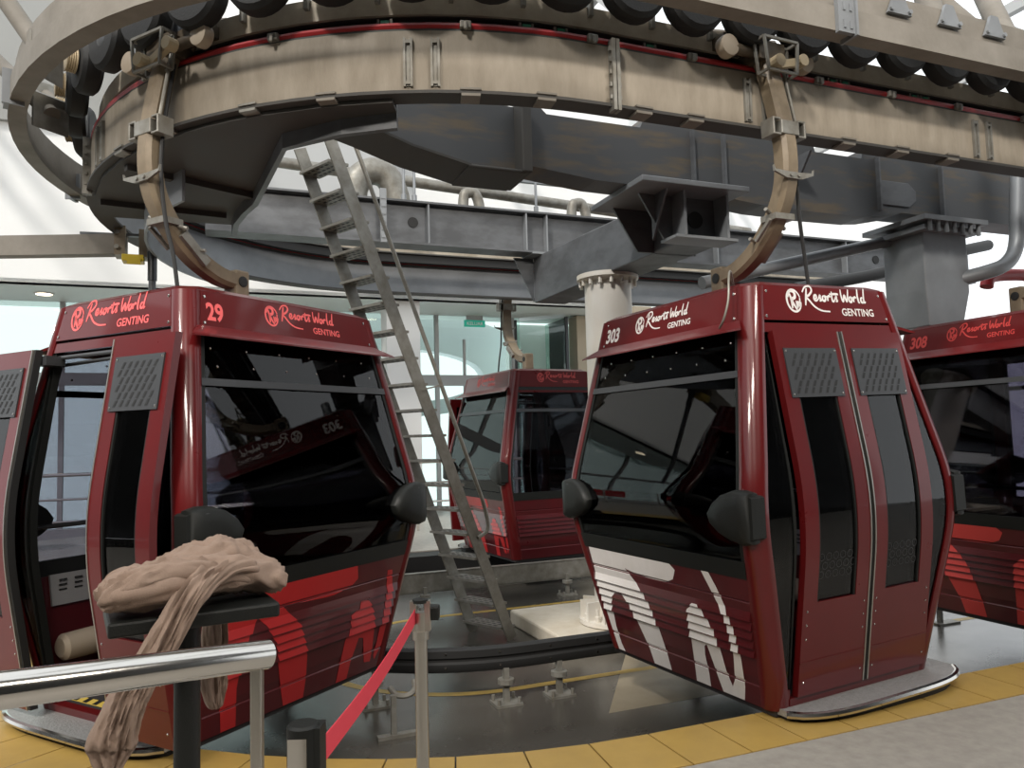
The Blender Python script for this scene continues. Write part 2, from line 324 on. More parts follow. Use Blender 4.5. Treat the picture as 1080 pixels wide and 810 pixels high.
def cabin(name, loc, M, label, number, num_at, marks, decals, opened=False, letter=None, fine=True, step=0):
    root = tag(empty(name, loc, M), label, 'gondola', 'gondola cabins in the station')
    LT = letter or PINK
    def dot(nm, p, ax_, parent, r=.006, m=CHROME):
        if fine: MB().lathe([(r,-.003),(r,.002),(r*.5,.004)], p, ax_, 7).build(nm, m, parent)
    # roof, floor, fascia, pillars
    rf = MB(); zt = H
    rings = []
    for z, i in ((2.10,.03),(2.15,.0),(2.155,.0),(2.18,.05),(2.195,.18)):
        a, b = A(min(z, H))-i, B(min(z, H))-i; c = .07
        rings.append([(a, b-c, z),(a-c, b, z),(-a+c, b, z),(-a, b-c, z),(-a, -b+c, z),(-a+c, -b, z),(a-c, -b, z),(a, -b+c, z)])
    rf.loft(rings); rf.build('roof', RED, root)
    rf = MB(); a, b = A(2.05)-.05, B(2.05)-.05; rf.box(-a, a, -b, b, 2.03, 2.06); rf.build('ceiling_liner', DARK, root)
    fl = MB(); rings = []
    for z in (-.03, .0, .05):
        a, b = A(max(z, 0))-.02, B(max(z, 0))-.02; rings.append([(a,b,z),(-a,b,z),(-a,-b,z),(a,-b,z)])
    fl.loft(rings); fl.build('floor_pan', DARK, root)
    for sx in (1, -1):
        for sy in (1, -1):
            mb = MB(); rings = []
            for z in ZS:
                a, b = A(z), B(z); r = .075; p = pwE(z); out = []
                out.append((a, b-.095))
                for k in range(9):
                    q = PI/2*k/8; out.append((a-r+r*math.cos(q)+.006, b-r+r*math.sin(q)+.006))
                out.append((a-p, b)); out.append((a-p, b-.05)); out.append((a-.075, b-.075)); out.append((a-.05, b-.095))
                rings.append([(sx*x, sy*y, z) for x, y in out])
            mb.loft(rings); mb.build('pillar', RED, root, smooth=True, autosm=38)
    for f in ('x+', 'x-', 'y+', 'y-'):
        P = face(f); ax = f[0]
        half = (lambda z: B(z)-.095) if ax == 'x' else (lambda z: A(z)-pwE(z))
        def PP(u, z, o, P=P, half=half): return P(u*half(z), z, o)
        mb = MB().solid(PP, lin(-1, 1, 4), lin(1.965, 2.15, 3), -.02, .002)
        fas = mb.build('fascia', RED, root)
        for u in (-.97, .97):
            for z in (1.985, 2.12): q = Vector(P(u*half(z), z, .003)); dot('screw', q, Vector(P(u*half(z), z, 1.0))-q, fas, .008)
        if f in marks:
            mb = MB(); wordmark(mb, f, marks[f][0], marks[f][1], 2.07); mb.build('lettering', LT, fas)
        if f in num_at:
            mb = MB(); text_on(mb, f, number, num_at[f], 2.005, .122, weight=.0042, xs=.84, shear=.12 if len(number) > 2 else 0); mb.build('number', LT, fas)
        if ax == 'x':
            mb = MB().solid(PP, lin(-1, 1, 2), lin(1.90, 1.95, 2), -.03, -.004); mb.build('header_rail', RED, root)
    # glazed ends
    for f in ('y+', 'y-', 'x-'):
        P = face(f); ax = f[0]
        half = (lambda z: B(z)-.095) if ax == 'x' else (lambda z: A(z)-pwE(z))
        def PP(u, z, o, P=P, half=half): return P(u*half(z), z, o)
        win = MB().solid(PP, lin(-1, 1, 2), lin(.72, 1.95, 22), -.020, -.010).build('window', GL, root, smooth=True)
        mb = MB(); us = lin(-1, 1, 2)
        mb.solid(PP, us, lin(.672, .76, 3), -.024, .003)
        mb.solid(PP, us, lin(1.925, 1.965, 2), -.024, -.002)
        mb.solid(PP, [-1, -.965], lin(.76, 1.93, 20), -.024, -.004); mb.solid(PP, [.965, 1], lin(.76, 1.93, 20), -.024, -.004)
        mb.build('window_gasket', BLACK, win)
        mb = MB().solid(PP, us, lin(1.672, 1.708, 2), -.008, .004); mb.build('window_bar', DGREY, win)
        for u in lin(-.85, .85, 5):
            for z in (1.77, 1.86):
                if ax == 'y': dot('window_rivet', Vector(PP(u+.06*(z > 1.8), z, -.009)), Vector(PP(u, z, 1))-Vector(PP(u, z, 0)), win, .0065)
        pan = MB().solid(PP, lin(-1, 1, 2), ZP, -.03, lambda u, z: ribs(z)).build('lower_panel', REDP, root)
        if f in decals:
            mb = MB()
            for poly in decals[f][0]: decal(mb, f, poly, ribs)
            mb.build('emblem', decals[f][1], pan)
        # visor over the window
        if ax == 'y':
            mb = MB(); sg = 1 if f[1] == '+' else -1; rings = []
            hw = half(1.96)+.02
            prof_ = [(0,1.972),(.085,1.922),(.098,1.913),(.099,1.905),(.08,1.910),(0,1.955)]
            for u, k in ((-1.0,.9),(-.9,1),(.9,1),(1.0,.9)):
                rings.append([(u*hw*(1.0+.15*y_/.099*(1 if abs(u) == 1 else .85)), sg*(B(1.96)+y_*k), z_) for y_, z_ in prof_])
            mb.loft(rings); mb.build('visor', RED, root)
            # bumpers
            for sx in (1, -1):
                def BP(x, z, o, P=P, sx=sx): return P(sx*x, z, o)
                a = A(.985)+.006; out = [(a, .862),(a, 1.105),(a-.05, 1.118),(a-.12, 1.115),(a-.2, 1.09),(a-.265, 1.045),(a-.305, .99),(a-.29, .945),(a-.23, .90),(a-.15, .868),(a-.06, .85)]
                cx_, cz_ = a-.12, .985
                def ins(k): return [(cx_+(x-cx_)*k, cz_+(z-cz_)*k) for x, z in out]
                mb = MB(); rings = [[BP(x, z, o) for x, z in ins(k)] for k, o in ((.96,-.02),(1,.012),(.97,.036),(.86,.052),(.4,.058))]
                mb.loft(rings)
                # wrap on the corner side
                mb.add([(sx*(a+.012), (1 if f[1] == '+' else -1)*(B(z)+o), z) for z, o in ((.89,-.05),(1.08,-.05),(1.08,.035),(.89,.035))] + [(sx*(a-.03), (1 if f[1] == '+' else -1)*(B(z)+o), z) for z, o in ((.87,-.05),(1.10,-.05),(1.10,.04),(.87,.04))],
                       [(0,1,2,3),(4,7,6,5),(0,4,5,1),(1,5,6,2),(2,6,7,3),(3,7,4,0)])
                bp = mb.build('bumper', BLACK, root, smooth=True, autosm=50)
                for z in (.905, .985, 1.07):
                    q = Vector(BP(a-.085, z, .048)); v_ = Vector(BP(a-.085, z, 1))-Vector(BP(a-.085, z, 0))
                    if fine: MB().lathe([(.017,-.02),(.017,.004),(.010,.004),(.008,.001)], q, v_, 10).build('bumper_bolt', DGREY, bp)
        # interior grab rail
        if ax == 'y':
            sg = 1 if f[1] == '+' else -1; y = sg*(B(.95)-.07)
            MB().tube([(-.72, y+sg*.04, .94),(-.70, y, .95),(.70, y, .95),(.72, y+sg*.04, .94)], .013, 8).build('grab_rail', DGREY, root, smooth=True)
            # bench: perforated panel, cushion roll, brackets
            mb = MB(); yb = sg*.66
            pb = mb.obox((0, yb, .60), (1,0,0), (0, 1, -.18*sg), (0, .18*sg, 1), .64, .008, .085).build('bench_panel', PANST, root)
            mb = MB()
            for i in range(14):
                for k in range(5):
                    for s2 in (1, -1):
                        mb.obox((-.58+i*.089, yb-.002*sg+s2*.009, .545+k*.027), (1,0,0), (0,1,-.18*sg), (0,.18*sg,1), .022, .002, .0045)
            mb.build('slot', RUB, pb)
            mb = MB().lathe([(.05,-.66),(.072,-.64),(.075,-.5),(.075,.5),(.072,.64),(.05,.66)], (0, sg*.53, .31), (1,0,0), 16); cr = mb.build('cushion_roll', CUSH, root, smooth=True)
            for xx in (-.4, .4): MB().bar((xx, sg*.53, .25), (xx, sg*.53, .05), .04, .02).build('cushion_bracket', DGREY, cr)
    # door side
    P = face('x+')
    def leaf(s0, s1, off, opend):
        w = .095; zs = lin(.06, 1.905, 30)
        def PP(s, z, o): return P(s, z, o+off)
        mb = MB(); mb.solid(PP, lin(s0, s0+w, 1), zs, -.03, .008); mb.solid(PP, lin(s1-w, s1, 1), zs, -.03, .008)
        mb.solid(PP, [s0+w, s1-w], lin(1.80, 1.905, 2), -.028, .008); mb.solid(PP, [s0+w, s1-w], lin(.06, .53, 8), -.028, .008)
        d = mb.build('door', RED, root, smooth=True)
        MB().solid(PP, [s0+w-.005, s1-w+.005], lin(.53, 1.81, 20), -.016, -.006).build('door_glass', GLD, d, smooth=True)
        mb = MB().solid(PP, [s0+w, s0+w+.012], lin(.53, 1.55, 20), -.02, .004); mb.solid(PP, [s1-w-.012, s1-w], lin(.53, 1.55, 20), -.02, .004)
        mb.build('glass_gasket', BLACK, d)
        vp = MB().solid(PP, [s0+.045, s1-.045], lin(1.555, 1.812, 3), .004, .016).build('vent_plate', DGREY, d)
        mb = MB()
        for i in range(6):
            for k in range(6):
                s = s0+.105+i*(s1-s0-.21)/5+(.008 if k % 2 else -.012); z = 1.59+k*.036
                if s > s1-.07: continue
                mb.add([PP(s-.014, z-.016, .0175), PP(s+.002, z-.016, .0175), PP(s+.018, z+.014, .0175), PP(s+.002, z+.014, .0175)], [(0,1,2,3)])
        mb.build('vent_slot', RUB, vp)
        for s in (s0+.058, s1-.058):
            for z in (1.57, 1.797): dot('vent_screw', Vector(PP(s, z, .016)), (1,0,0), vp, .0055)
        for s in (s0+.03, s1-.03):
            for z in (.13,.35,.42,.49): dot('door_screw', Vector(PP(s, z, .008)), (1,0,0), d, .0055)
        MB().solid(PP, [s0, s1], lin(.228, .236, 1), .004, .0105).build('kick_strip', RED, d)
        e = s1 if opend > 0 else s0
        mb = MB().solid(PP, [e-.014 if opend > 0 else e-.02, e+.02 if opend > 0 else e+.014], zs, -.034, .003); mb.build('rubber_seal', RUB, d)
        MB().solid(PP, [(s1 if opend > 0 else s0)-.004, (s1 if opend > 0 else s0)+.004], zs, .003, .012).build('seal_trim', BRUSH, d)
        # rows of rings frosted on the glass
        mb = MB()
        for r_ in range(3):
            for c_ in range(5):
                s = s0+w+.03+c_*.05+(.025 if r_ % 2 else 0); z = .66+r_*.045
                if s > s1-w-.02: continue
                for k in range(12):
                    q0, q1 = 2*PI*k/12, 2*PI*(k+1)/12
                    mb.add([PP(s+.020*math.cos(q0), z+.020*math.sin(q0), -.0045), PP(s+.020*math.cos(q1), z+.020*math.sin(q1), -.0045), PP(s+.017*math.cos(q1), z+.017*math.sin(q1), -.0045), PP(s+.017*math.cos(q0), z+.017*math.sin(q0), -.0045)], [(0,1,2,3)])
        if not opened: mb.build('glass_ring_mark', DGREY, d)
        return d
    if opened:
        leaf(.25, .695, .12, -1); leaf(-.90, -.445, .12, 1)
        mb = MB().tube([P(-.5, 1.87, -.01), P(0, 1.865, .02), P(.5, 1.87, -.01)], .012, 8); mb.tube([P(-.5, 1.835, -.06), P(.3, 1.85, -.03)], .010, 8); mb.build('door_track', DGREY, root, smooth=True)
        for s in (-.45, .3): MB().obox(P(s, 1.85, .03), (0,1,0), (1,0,0), (0,0,1), .06, .05, .025).build('door_carriage', DGREY, root)
        def PP(u, z, o): return P(u, z, o)
        mb = MB()
        for s in (1, -1): mb.solid(PP, lin(s*.47, s*.56, 1) if s > 0 else lin(-.56, -.47, 1), lin(.06, 1.9, 20), -.05, -.012)
        mb.build('door_jamb', BLACK, root, smooth=True)
    else:
        leaf(-.455, .012, .012, 1); leaf(.045, .505, .012, -1)
    for s in (1, -1):
        def PF(u, z, o, s=s):
            a = .49*s; b = s*(B(z)-.095); return P(a+(b-a)*u, z, o)
        fg = MB().solid(PF, [0, 1], lin(.10, 1.90, 26), -.02, -.010).build('corner_glass', GLD, root, smooth=True)
        MB().solid(PF, [0, .10], lin(.10, 1.90, 26), -.022, -.004).build('corner_gasket', BLACK, fg)
        mb = MB().solid(PF, [0, 1], lin(.0, .10, 2), -.03, 0); mb.build('corner_sill', RED, root)
    def PS(u, z, o): return P(u*.49, z, o)
    MB().solid(PS, [-1, 1], lin(-.01, .055, 1), -.05, .004).build('door_sill', RED, root)
    # step plate
    pts = []
    for i in range(25):
        y = -.64+1.28*i/24; pts.append((.70+.205*max(0, 1-abs(y/.66)**4)**.5+.0, y+step))
    poly = [(.62, -.64+step)] + pts + [(.62, .64+step)]
    st = MB().prism(poly, (0,0,-.015), (1,0,0), (0,1,0), (0,0,1), .03).build('step_plate', ALU, root)
    MB().tube([(x+.004, y, .0) for x, y in pts], .019, 8).build('step_rim', CHROME, st, smooth=True)
    mb = MB().prism([(x*.985-.01, y*.97) for x, y in poly], (0,0,-.075), (1,0,0), (0,1,0), (0,0,1), .06); mb.build('step_bracket', RUB, st)
    if opened:
        mb = MB().box(.60, .655, -.47, .47, .05, .053); hz = mb.build('hazard_strip', HAZ, root)
        mb = MB()
        for i in range(11): y = -.44+i*.085; mb.add([(.60,y,.0545),(.60,y+.035,.0545),(.655,y+.06,.0545),(.655,y+.025,.0545)], [(0,1,2,3)])
        mb.build('hazard_stripe', RUB, hz)
    # hanger block, arm and grip
    mb = MB().box(-.125, -.02, -.055, .055, 2.15, 2.43); hb = mb.build('hanger_block', ARM, root, bevel=.012)
    for s in (1, -1): MB().lathe([(.033,-.004),(.033,.004),(.022,.006)], (-.0725, s*.056, 2.36), (0, s, 0), 14).build('pivot_bore', RUB, hb)
    C = catmull([(-.03,0,2.36),(.10,0,2.385),(.27,0,2.475),(.42,0,2.63),(.505,0,2.80),(.52,0,3.02),(.475,0,3.3),(.43,0,3.50),(.40,0,3.60)], 5)
    rings = []
    for i, p in enumerate(C):
        t = (C[min(i+1, len(C)-1)]-C[max(i-1, 0)]).normalized(); nrm = Vector((t.z, 0, -t.x)); ww = .045; hh = .056
        rings.append([p+nrm*ww+Vector((0,hh*.65,0)), p+nrm*ww*.5+Vector((0,hh,0)), p-nrm*ww+Vector((0,hh,0)), p-nrm*ww-Vector((0,hh,0)), p+nrm*ww*.5-Vector((0,hh,0)), p+nrm*ww-Vector((0,hh*.65,0))])
    arm = MB().loft(rings).build('hanger_arm', ARM, root, smooth=True, autosm=30)
    mb = MB()                                                     # clamp collar with open side brackets
    mb.box(.445, .565, -.068, .068, 3.07, 3.15)
    for s in (1, -1):
        for z in (3.06, 3.15): mb.box(.46, .56, s*.068 if s > 0 else -.12, .12 if s > 0 else -.068, z, z+.012)
        mb.box(.46, .56, s*.12-.006, s*.12+.006, 3.06, 3.162)
    mb.build('clamp_collar', GALV, arm, bevel=.004)
    mb = MB().prism([(-.155,.035),(-.15,.0),(-.06,-.03),(.06,-.03),(.15,.0),(.155,.035),(.145,.012),(.05,.008),(-.05,.008),(-.145,.012)], (.57,0,2.84), (0,1,0), (0,0,1), (-1,0,0), .014)
    for s in (-.03, .03): mb.lathe([(.012,0),(.012,.01)], (.57, s, 2.83), (1,0,0), 8)
    mb.build('guide_horn', GALV, arm)
    mb = MB().box(.36, .48, -.075, .075, 2.60, 2.635); mb.bar((.33,-.09,2.50),(.45,-.09,2.60),.02,.02); mb.bar((.2,.07,2.42),(.36,.07,2.56),.03,.05); mb.tube([(.44,-.11,2.66),(.36,.11,2.58)], .012, 8); mb.tube([(.30,-.11,2.52),(.24,.11,2.48)], .010, 8)
    mb.build('damper_bracket', GALV, arm)
    mb = MB().tube(catmull([(.42,.075,3.5),(.49,.078,3.1),(.505,.082,2.85),(.49,.10,2.6),(.47,.14,2.4),(.46,.17,2.17)], 6), .011, 8); mb.build('hanger_cable', RUB, arm, smooth=True)
    mb = MB().tube([(.45,.088,3.55),(.525,.088,3.14)], .010, 8); mb.build('rod', GALV, arm, smooth=True)
    # grip on top
    g = MB().box(.20, .47, -.10, .10, 3.55, 3.66); g.tube([(.42,-.34,3.60),(.42,.34,3.60)], .033, 10); g.box(.30,.40,-.30,.30,3.63,3.70)
    g.tube([(.35,.1,3.62),(.30,.18,3.75),(.18,.22,3.80)], .035, 8); g.tube([(.35,-.1,3.62),(.30,-.18,3.75),(.2,-.22,3.80)], .03, 8)
    gp = g.build('grip', GRIPM, root, smooth=True, bevel=.008)
    for s in (1, -1):
        MB().lathe([(.03,-.035),(.062,-.03),(.066,0),(.062,.03),(.03,.035)], (.42, s*.30, 3.60), (1,0,0), 16).build('roller', CUSH, gp, smooth=True)
    mb = MB(); fr = [(-.11,3.45),(.11,3.45),(.13,3.64),(-.13,3.64)]
    for i in range(4):
        a, b = fr[i], fr[(i+1) % 4]
        for x in (.46, .54): mb.bar((x, a[0], a[1]), (x, b[0], b[1]), .014, .014)
        mb.bar((.46, a[0], a[1]), (.54, a[0], a[1]), .014, .014)
    mb.build('grip_frame', GALV, gp)
    mb = MB().bar((.50,-.02,3.5),(.52,.16,3.54),.03,.045); mb.lathe([(.036,-.03),(.036,.03)], (.52,.17,3.545), (1,0,0), 12); mb.lathe([(.038,-.04),(.038,.03)], (.54,-.04,3.50), (1,0,0), 12); mb.build('grip_lever', BELT, gp)
    MB().tube([(.30,-.05,3.66),(.30,-.05,3.80),(.20,-.02,3.84),(.05,0,3.84)], .045, 10).build('grip_jaw', DGREY, gp, smooth=True)
    return root

def frame(X, Y, Z): return Matrix((X, Y, Z)).transposed()
M303 = frame(Vector((.4455,-.8953,.0017)), Vector((.8953,.4455,.0256)), Vector((-.0237,-.0099,1)))
M29 = frame(Vector((-.4886,-.8725,-.0045)), Vector((.8725,-.4886,-.0047)), Vector((.0019,-.0062,1)))
MC3 = frame(Vector((-.4438,.8961,0)), Vector((-.8961,-.4438,0)), Vector((0,0,1)))
MC4 = frame(Vector((.3664,-.9305,0)), Vector((.9305,.3664,0)), Vector((0,0,1)))
def orth(M):
    z = M.col[2].normalized(); x = (M.col[0]-z*M.col[0].dot(z)).normalized(); return frame(x, z.cross(x), z)
Z0 = .1207
c303 = cabin('gondola_cabin', Vector((1.4542,4.7939,Z0)), orth(M303), 'dark red gondola cabin numbered 303 with white lettering and closed double doors', '303', {'y-': -.605},
      {'y-': (-.275,.225), 'x+': (-.295,.32)}, {'y-': ((A1, A2), WHITE)}, letter=WHITE, step=.09)
MB().tube(catmull([(.50,-.45,2.20),(.56,-.52,2.25),(.63,-.60,2.20),(.66,-.64,2.08),(.64,-.66,1.98),(.58,-.64,1.94)],5), .006, 6).build('wire', GALV, c303, smooth=True)
c29 = cabin('gondola_cabin', Vector((-1.6959,4.5304,Z0)), orth(M29), 'red gondola cabin numbered 29 with its sliding doors standing open', '29', {'y+': -.595},
      {'y+': (-.215,.32), 'x+': (-.36,.26)}, {'y+': ((B1, B2, B3), REDB)}, opened=True, step=-.14)
c3 = cabin('gondola_cabin', Vector((.1749,9.6292,Z0)), orth(MC3), 'small red gondola cabin in the background between the ladder and the white column', '', {},
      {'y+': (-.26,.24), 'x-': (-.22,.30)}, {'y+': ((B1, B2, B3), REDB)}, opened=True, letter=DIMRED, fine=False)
p4 = W(3.83,-2.43,0)
c4 = cabin('gondola_cabin', Vector((p4.x,p4.y,Z0)), orth(MC4), 'shaded dark red gondola cabin cut by the right edge behind cabin 303', '308', {'y-': -.605},
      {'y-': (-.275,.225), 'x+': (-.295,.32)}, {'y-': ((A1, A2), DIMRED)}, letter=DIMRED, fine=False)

# ================================================================ CONVEYOR OVER THE CABINS
RO = 2.765
gb = enroot('guide_beam', 0, 0, 3.27, 'weathered tan curved box beam running round over the cabins, red line on top', 'track beam')
og = (0, 0, 3.27)
pts = stadium(RO)
sweep(MB(), rect(2.745, RO, 3.296, 3.626), pts, RO).build('outer_web', TAN, gb, og, smooth=True)
sweep(MB(), rect(2.725, 2.744, 3.296, 3.626), pts, RO).build('inner_web', STEELL, gb, og, smooth=True)
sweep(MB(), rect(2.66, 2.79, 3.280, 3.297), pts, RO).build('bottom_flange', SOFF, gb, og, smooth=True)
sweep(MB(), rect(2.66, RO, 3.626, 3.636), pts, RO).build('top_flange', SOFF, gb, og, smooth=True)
cb = sweep(MB(), [(2.755+.014*math.cos(q), 3.655+.018*math.sin(q)) for q in [2*PI*i/6 for i in range(6)]], pts, RO).build('conductor_rail', RCAB, gb, og, smooth=True)
sweep(MB(), rect(2.66, 2.68, 3.636, 3.665), pts, RO).build('conductor_rail', RCAB, gb, og, smooth=True)
def at_en(a, R):
    """place along the outline: a<0 -> arc length back round the bend from the near tangent, a>=0 along the near straight"""
    if a >= 0: return (a, -R), (1, 0), (0, -1)
    q = -PI/2 + a/RO; return (R*math.cos(q), R*math.sin(q)), (-math.sin(q), math.cos(q)), (math.cos(q), math.sin(q))
def put(mb, a, R, z, hx, hr, hz):
    (x, y), t, r = at_en(a, R); mb.obox((x, y, z), (*t, 0), (*r, 0), (0,0,1), hx, hr, hz); return mb
for a in (.10, -3.9, 5.6): # joint plates
    mb = MB(); put(mb, a-.012, RO+.02, 3.455, .010, .03, .20); put(mb, a+.014, RO+.02, 3.455, .010, .03, .20)
    for z in (3.33,3.40,3.47,3.54,3.60): put(mb, a, RO+.03, z, .035, .008, .012)
    mb.build('joint_plate', GALV, gb, og)
for a in (-1.02, -.88, 1.0, 1.13, -3.35, -3.47, 2.9, 3.03):
    mb = MB(); put(mb, a-.018, RO+.008, 3.45, .006, .010, .13); put(mb, a+.018, RO+.008, 3.45, .006, .010, .13); put(mb, a, RO+.004, 3.45, .010, .004, .125); put(mb, a, RO+.008, 3.34, .012, .01, .008); put(mb, a, RO+.008, 3.56, .012, .01, .008)
    mb.build('slotted_bracket', GALV, gb, og)
for a in (-1.9, -1.45, -.70, -.30, .28, .62, 1.35, 1.75, 2.2, 2.65, -2.5, -3.0):
    mb = MB(); put(mb, a, RO+.012, 3.302, .055, .022, .006); put(mb, a, RO-.02, 3.272, .05, .05, .008); mb.build('clamp_pad', TAN2 if a > -1.6 else GALV, gb, og, bevel=.002)
for a in (-1.75, -.72, -.02, .62, 1.55, 2.15, 2.75, 3.4, -2.7):
    mb = MB(); put(mb, a, RO+.008, 3.652, .030, .018, .020); put(mb, a, RO+.028, 3.64, .010, .010, .022); mb.build('rail_clip', GALV, gb, og, bevel=.006)
for i, a in enumerate((-1.15, -.38, -.18, .38, 1.72, 1.82, 2.42, 2.52)):
    mb = MB(); put(mb, a, RO-.06, 3.685, .022, .016, .026); s = mb.build('sensor', GREENB, gb, og)
    mb = MB(); put(mb, a-.035, RO-.06, 3.70, .007, .012, .02); put(mb, a+.035, RO-.06, 3.70, .007, .012, .02); mb.build('sensor_clip', TAN2, s, og)

tc = enroot('tyre_conveyor', 0, 0, 3.64, 'row of black drive tyres on a curved rail above the tan beam', 'conveyor')
ot = (0, 0, 3.64)
sweep(MB(), rect(2.56, 2.64, 3.64, 3.73), stadium(RO), RO).build('cable_tray', RUB, tc, ot, smooth=True)
sweep(MB(), [(2.675+.009*math.cos(q), 3.715+.009*math.sin(q)) for q in [2*PI*i/6 for i in range(6)]], stadium(RO), RO).build('conduit', GALV, tc, ot, smooth=True)
sweep(MB(), rect(2.70, 2.72, 3.74, 3.86), stadium(RO), RO).build('tyre_rail', TRAIL, tc, ot, smooth=True)
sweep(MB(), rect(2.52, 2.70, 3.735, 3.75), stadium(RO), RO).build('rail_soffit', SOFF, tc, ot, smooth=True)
def tyre(a):
    (x, y), t, r = at_en(a, 2.86); c = (x, y, 3.93)
    ty = MB().lathe([(.09,-.06),(.165,-.062),(.188,-.04),(.192,0),(.188,.04),(.165,.062),(.09,.06)], c, (*r, 0), 26).build('drive_tyre', TYRE, tc, ot, smooth=True)
    MB().lathe([(.02,-.065),(.075,-.058),(.095,-.045),(.095,.045),(.075,.058),(.02,.065)], c, (*r, 0), 16).build('tyre_hub', DGREY, ty, ot, smooth=True)
    return ty, c, r, t
for i in range(10): tyre(.585+.393*i)
for i in range(1, 10): tyre(.585-.393*i)
for i in range(10, 20):
    ty, c, r, t = tyre(.585-.393*i)
    cc = Vector(c)+Vector((*r, 0))*.10
    pl = MB().lathe([(.05,-.03),(.082,-.03)] + [(.082 - (.008 if k % 2 else 0), -.025+.006*k) for k in range(9)] + [(.082,.03),(.05,.03)], cc, (*r, 0), 20).build('pulley', BELT, ty, ot)
# brackets that carry the tyres
for i in range(-9, 9):
    a = .585+.393*i+.196; mb = MB(); put(mb, a, 2.73, 3.90, .012, .02, .10); mb.build('tyre_bracket', GALV, tc, ot)

ub = enroot('support_ring_beam', 0, 0, 3.66, 'broad beige ring channel above the tyres with bolted joint plates', 'track beam')
ou = (0, 0, 3.66); RU = 3.25
sweep(MB(), [(3.155,3.67),(RU,3.67),(RU,3.81),(3.235,3.81),(3.235,3.685),(3.155,3.685)], stadium(RU), RU).build('channel', TAN2, ub, ou, smooth=True)
sweep(MB(), rect(3.145, 3.155, 3.67, 3.72), stadium(RU), RU).build('inner_lip', TAN2, ub, ou, smooth=True)
sweep(MB(), rect(3.20, 3.215, 3.685, 3.97), stadium(RU), RU).build('upper_web', TAN2, ub, ou, smooth=True)
for a in (1.28, -3.6, -5.3, 4.6):
    mb = MB(); put(mb, a, RU+.012, 3.755, .06, .014, .10); put(mb, a+.06, RU-.02, 3.755, .008, .06, .11)
    for z in (3.70, 3.80): put(mb, a-.02, RU+.028, z, .008, .004, .022); put(mb, a+.025, RU+.028, z, .008, .004, .022)
    mb.build('joint_plate', STEELL, ub, ou)
for a in (1.72, 2.12, 2.5, 2.95):
    (x, y), t, r = at_en(a, 3.222); mb = MB().prism([(-.09,0),(.09,0),(.07,.04),(.03,.13),(-.03,.13),(-.07,.04)], (x, y, 3.86), (*t, 0), (0,0,1), (*r, 0), .02)
    for s in (-.07,.07): mb.lathe([(.014,0),(.014,.014)], (x+s, y-.02, 3.88), (*r,0), 8)
    mb.build('gusset', STEELL, ub, ou)
for a, b in (((-2.95,-.55,3.75),(-3.75,.35,4.75)), ((-2.85,-1.25,3.80),(-3.4,-.9,4.7)), ((-2.72,.35,3.78),(-3.3,1.2,4.6))):
    mb = MB().tube([a, b], .055, 14); st = mb.build('strut', TAN2, ub, ou, smooth=True)
    d = (Vector(b)-Vector(a)).normalized(); mb = MB().obox(Vector(a)+d*.02, d, (0,0,1), d.cross(Vector((0,0,1))), .012, .12, .12); mb.obox(Vector(b)-d*.02, d, (0,0,1), d.cross(Vector((0,0,1))), .012, .12, .12); mb.build('strut_flange', GALV, st, ou)
for a, b in (((2.35,-3.0,3.9),(2.95,-2.3,5.2)), ((2.95,-3.0,3.88),(2.55,-2.2,5.2)), ((3.05,-3.0,3.88),(3.7,-2.3,5.0)), ((1.9,-2.9,3.9),(2.3,-2.0,5.2))):
    MB().tube([a, b], .075, 14).build('strut', TAN2, ub, ou, smooth=True)

# ================================================================ INNER STEELWORK
mg = enroot('main_girder', 1.6, -1.6, 3.2, 'big stained dark steel box girder directly under the tan beam', 'girder')
om = (1.6, -1.6, 3.2)
mb = MB(); ring = []
for e_, zb, zt_ in ((-.05,3.29,3.70),(.10,3.28,3.69),(.14,3.275,3.655),(.5,3.24,3.655),(.86,3.235,3.655),(.90,3.235,3.74),(1.55,3.22,3.74),(1.9,3.19,3.74),(2.4,3.18,3.74),(2.43,3.18,3.66),(2.9,3.185,3.66),(2.93,3.19,3.74),(3.05,3.20,3.74),(3.3,3.25,3.74),(7.0,3.25,3.74)): ring.append([(e_,-1.80,zb),(e_,-1.80,zt_),(e_,-1.55,zt_),(e_,-1.55,zb)])
mb.loft(ring); mb.build('box_section', RUSTY, mg, om)
mb = MB(); ring = []
for e_, z_, zt_ in ((-1.42,3.52,3.66),(-1.1,3.40,3.67),(-.8,3.30,3.675),(-.43,3.225,3.68),(-.06,3.22,3.68)):
    ring.append([(e_, -1.78, z_),(e_, -1.78, zt_),(e_, -1.55, zt_),(e_, -1.55, z_)])
mb.loft(ring); mb.build('tapered_haunch', RUSTY, mg, om)
mb = MB(); ring = []
for e_, z_ in ((-1.5,3.50),(-1.1,3.385),(-.8,3.285),(-.43,3.205)): ring.append([(e_,-1.90,z_),(e_,-1.90,z_+.016),(e_,-1.52,z_+.016),(e_,-1.52,z_)])
mb.loft(ring); mb.build('haunch_flange', SOFF, mg, om)
mb = MB().box(-.09, -.02, -1.92, -1.52, 3.20, 3.69); mb.box(-.45,-.05,-1.9,-1.52,3.195,3.22); mb.build('end_plate', SOFF, mg, om, bevel=.01)
for e_ in (1.28, 1.55, 3.05, 3.75):
    mb = MB().box(e_-.008, e_+.008, -1.84, -1.79, 3.24, 3.68); mb.build('stiffener', STEEL, mg, om)
mb = MB().prism([(0,.0),(.32,0),(.40,.06),(.40,.14),(.32,.20),(0,.20)], (3.06,-1.80,3.30), (1,0,0), (0,0,1), (0,-1,0), .012); mb.build('cover_plate', STEEL, mg, om, bevel=.004)
mb = MB().prism([(-.28,0),(.0,0),(.14,.18),(-.28,.18)], (2.2,-1.85,3.40), (0,-1,0), (0,0,1), (1,0,0), .02); mb.build('knee_plate', STEEL, mg, om)

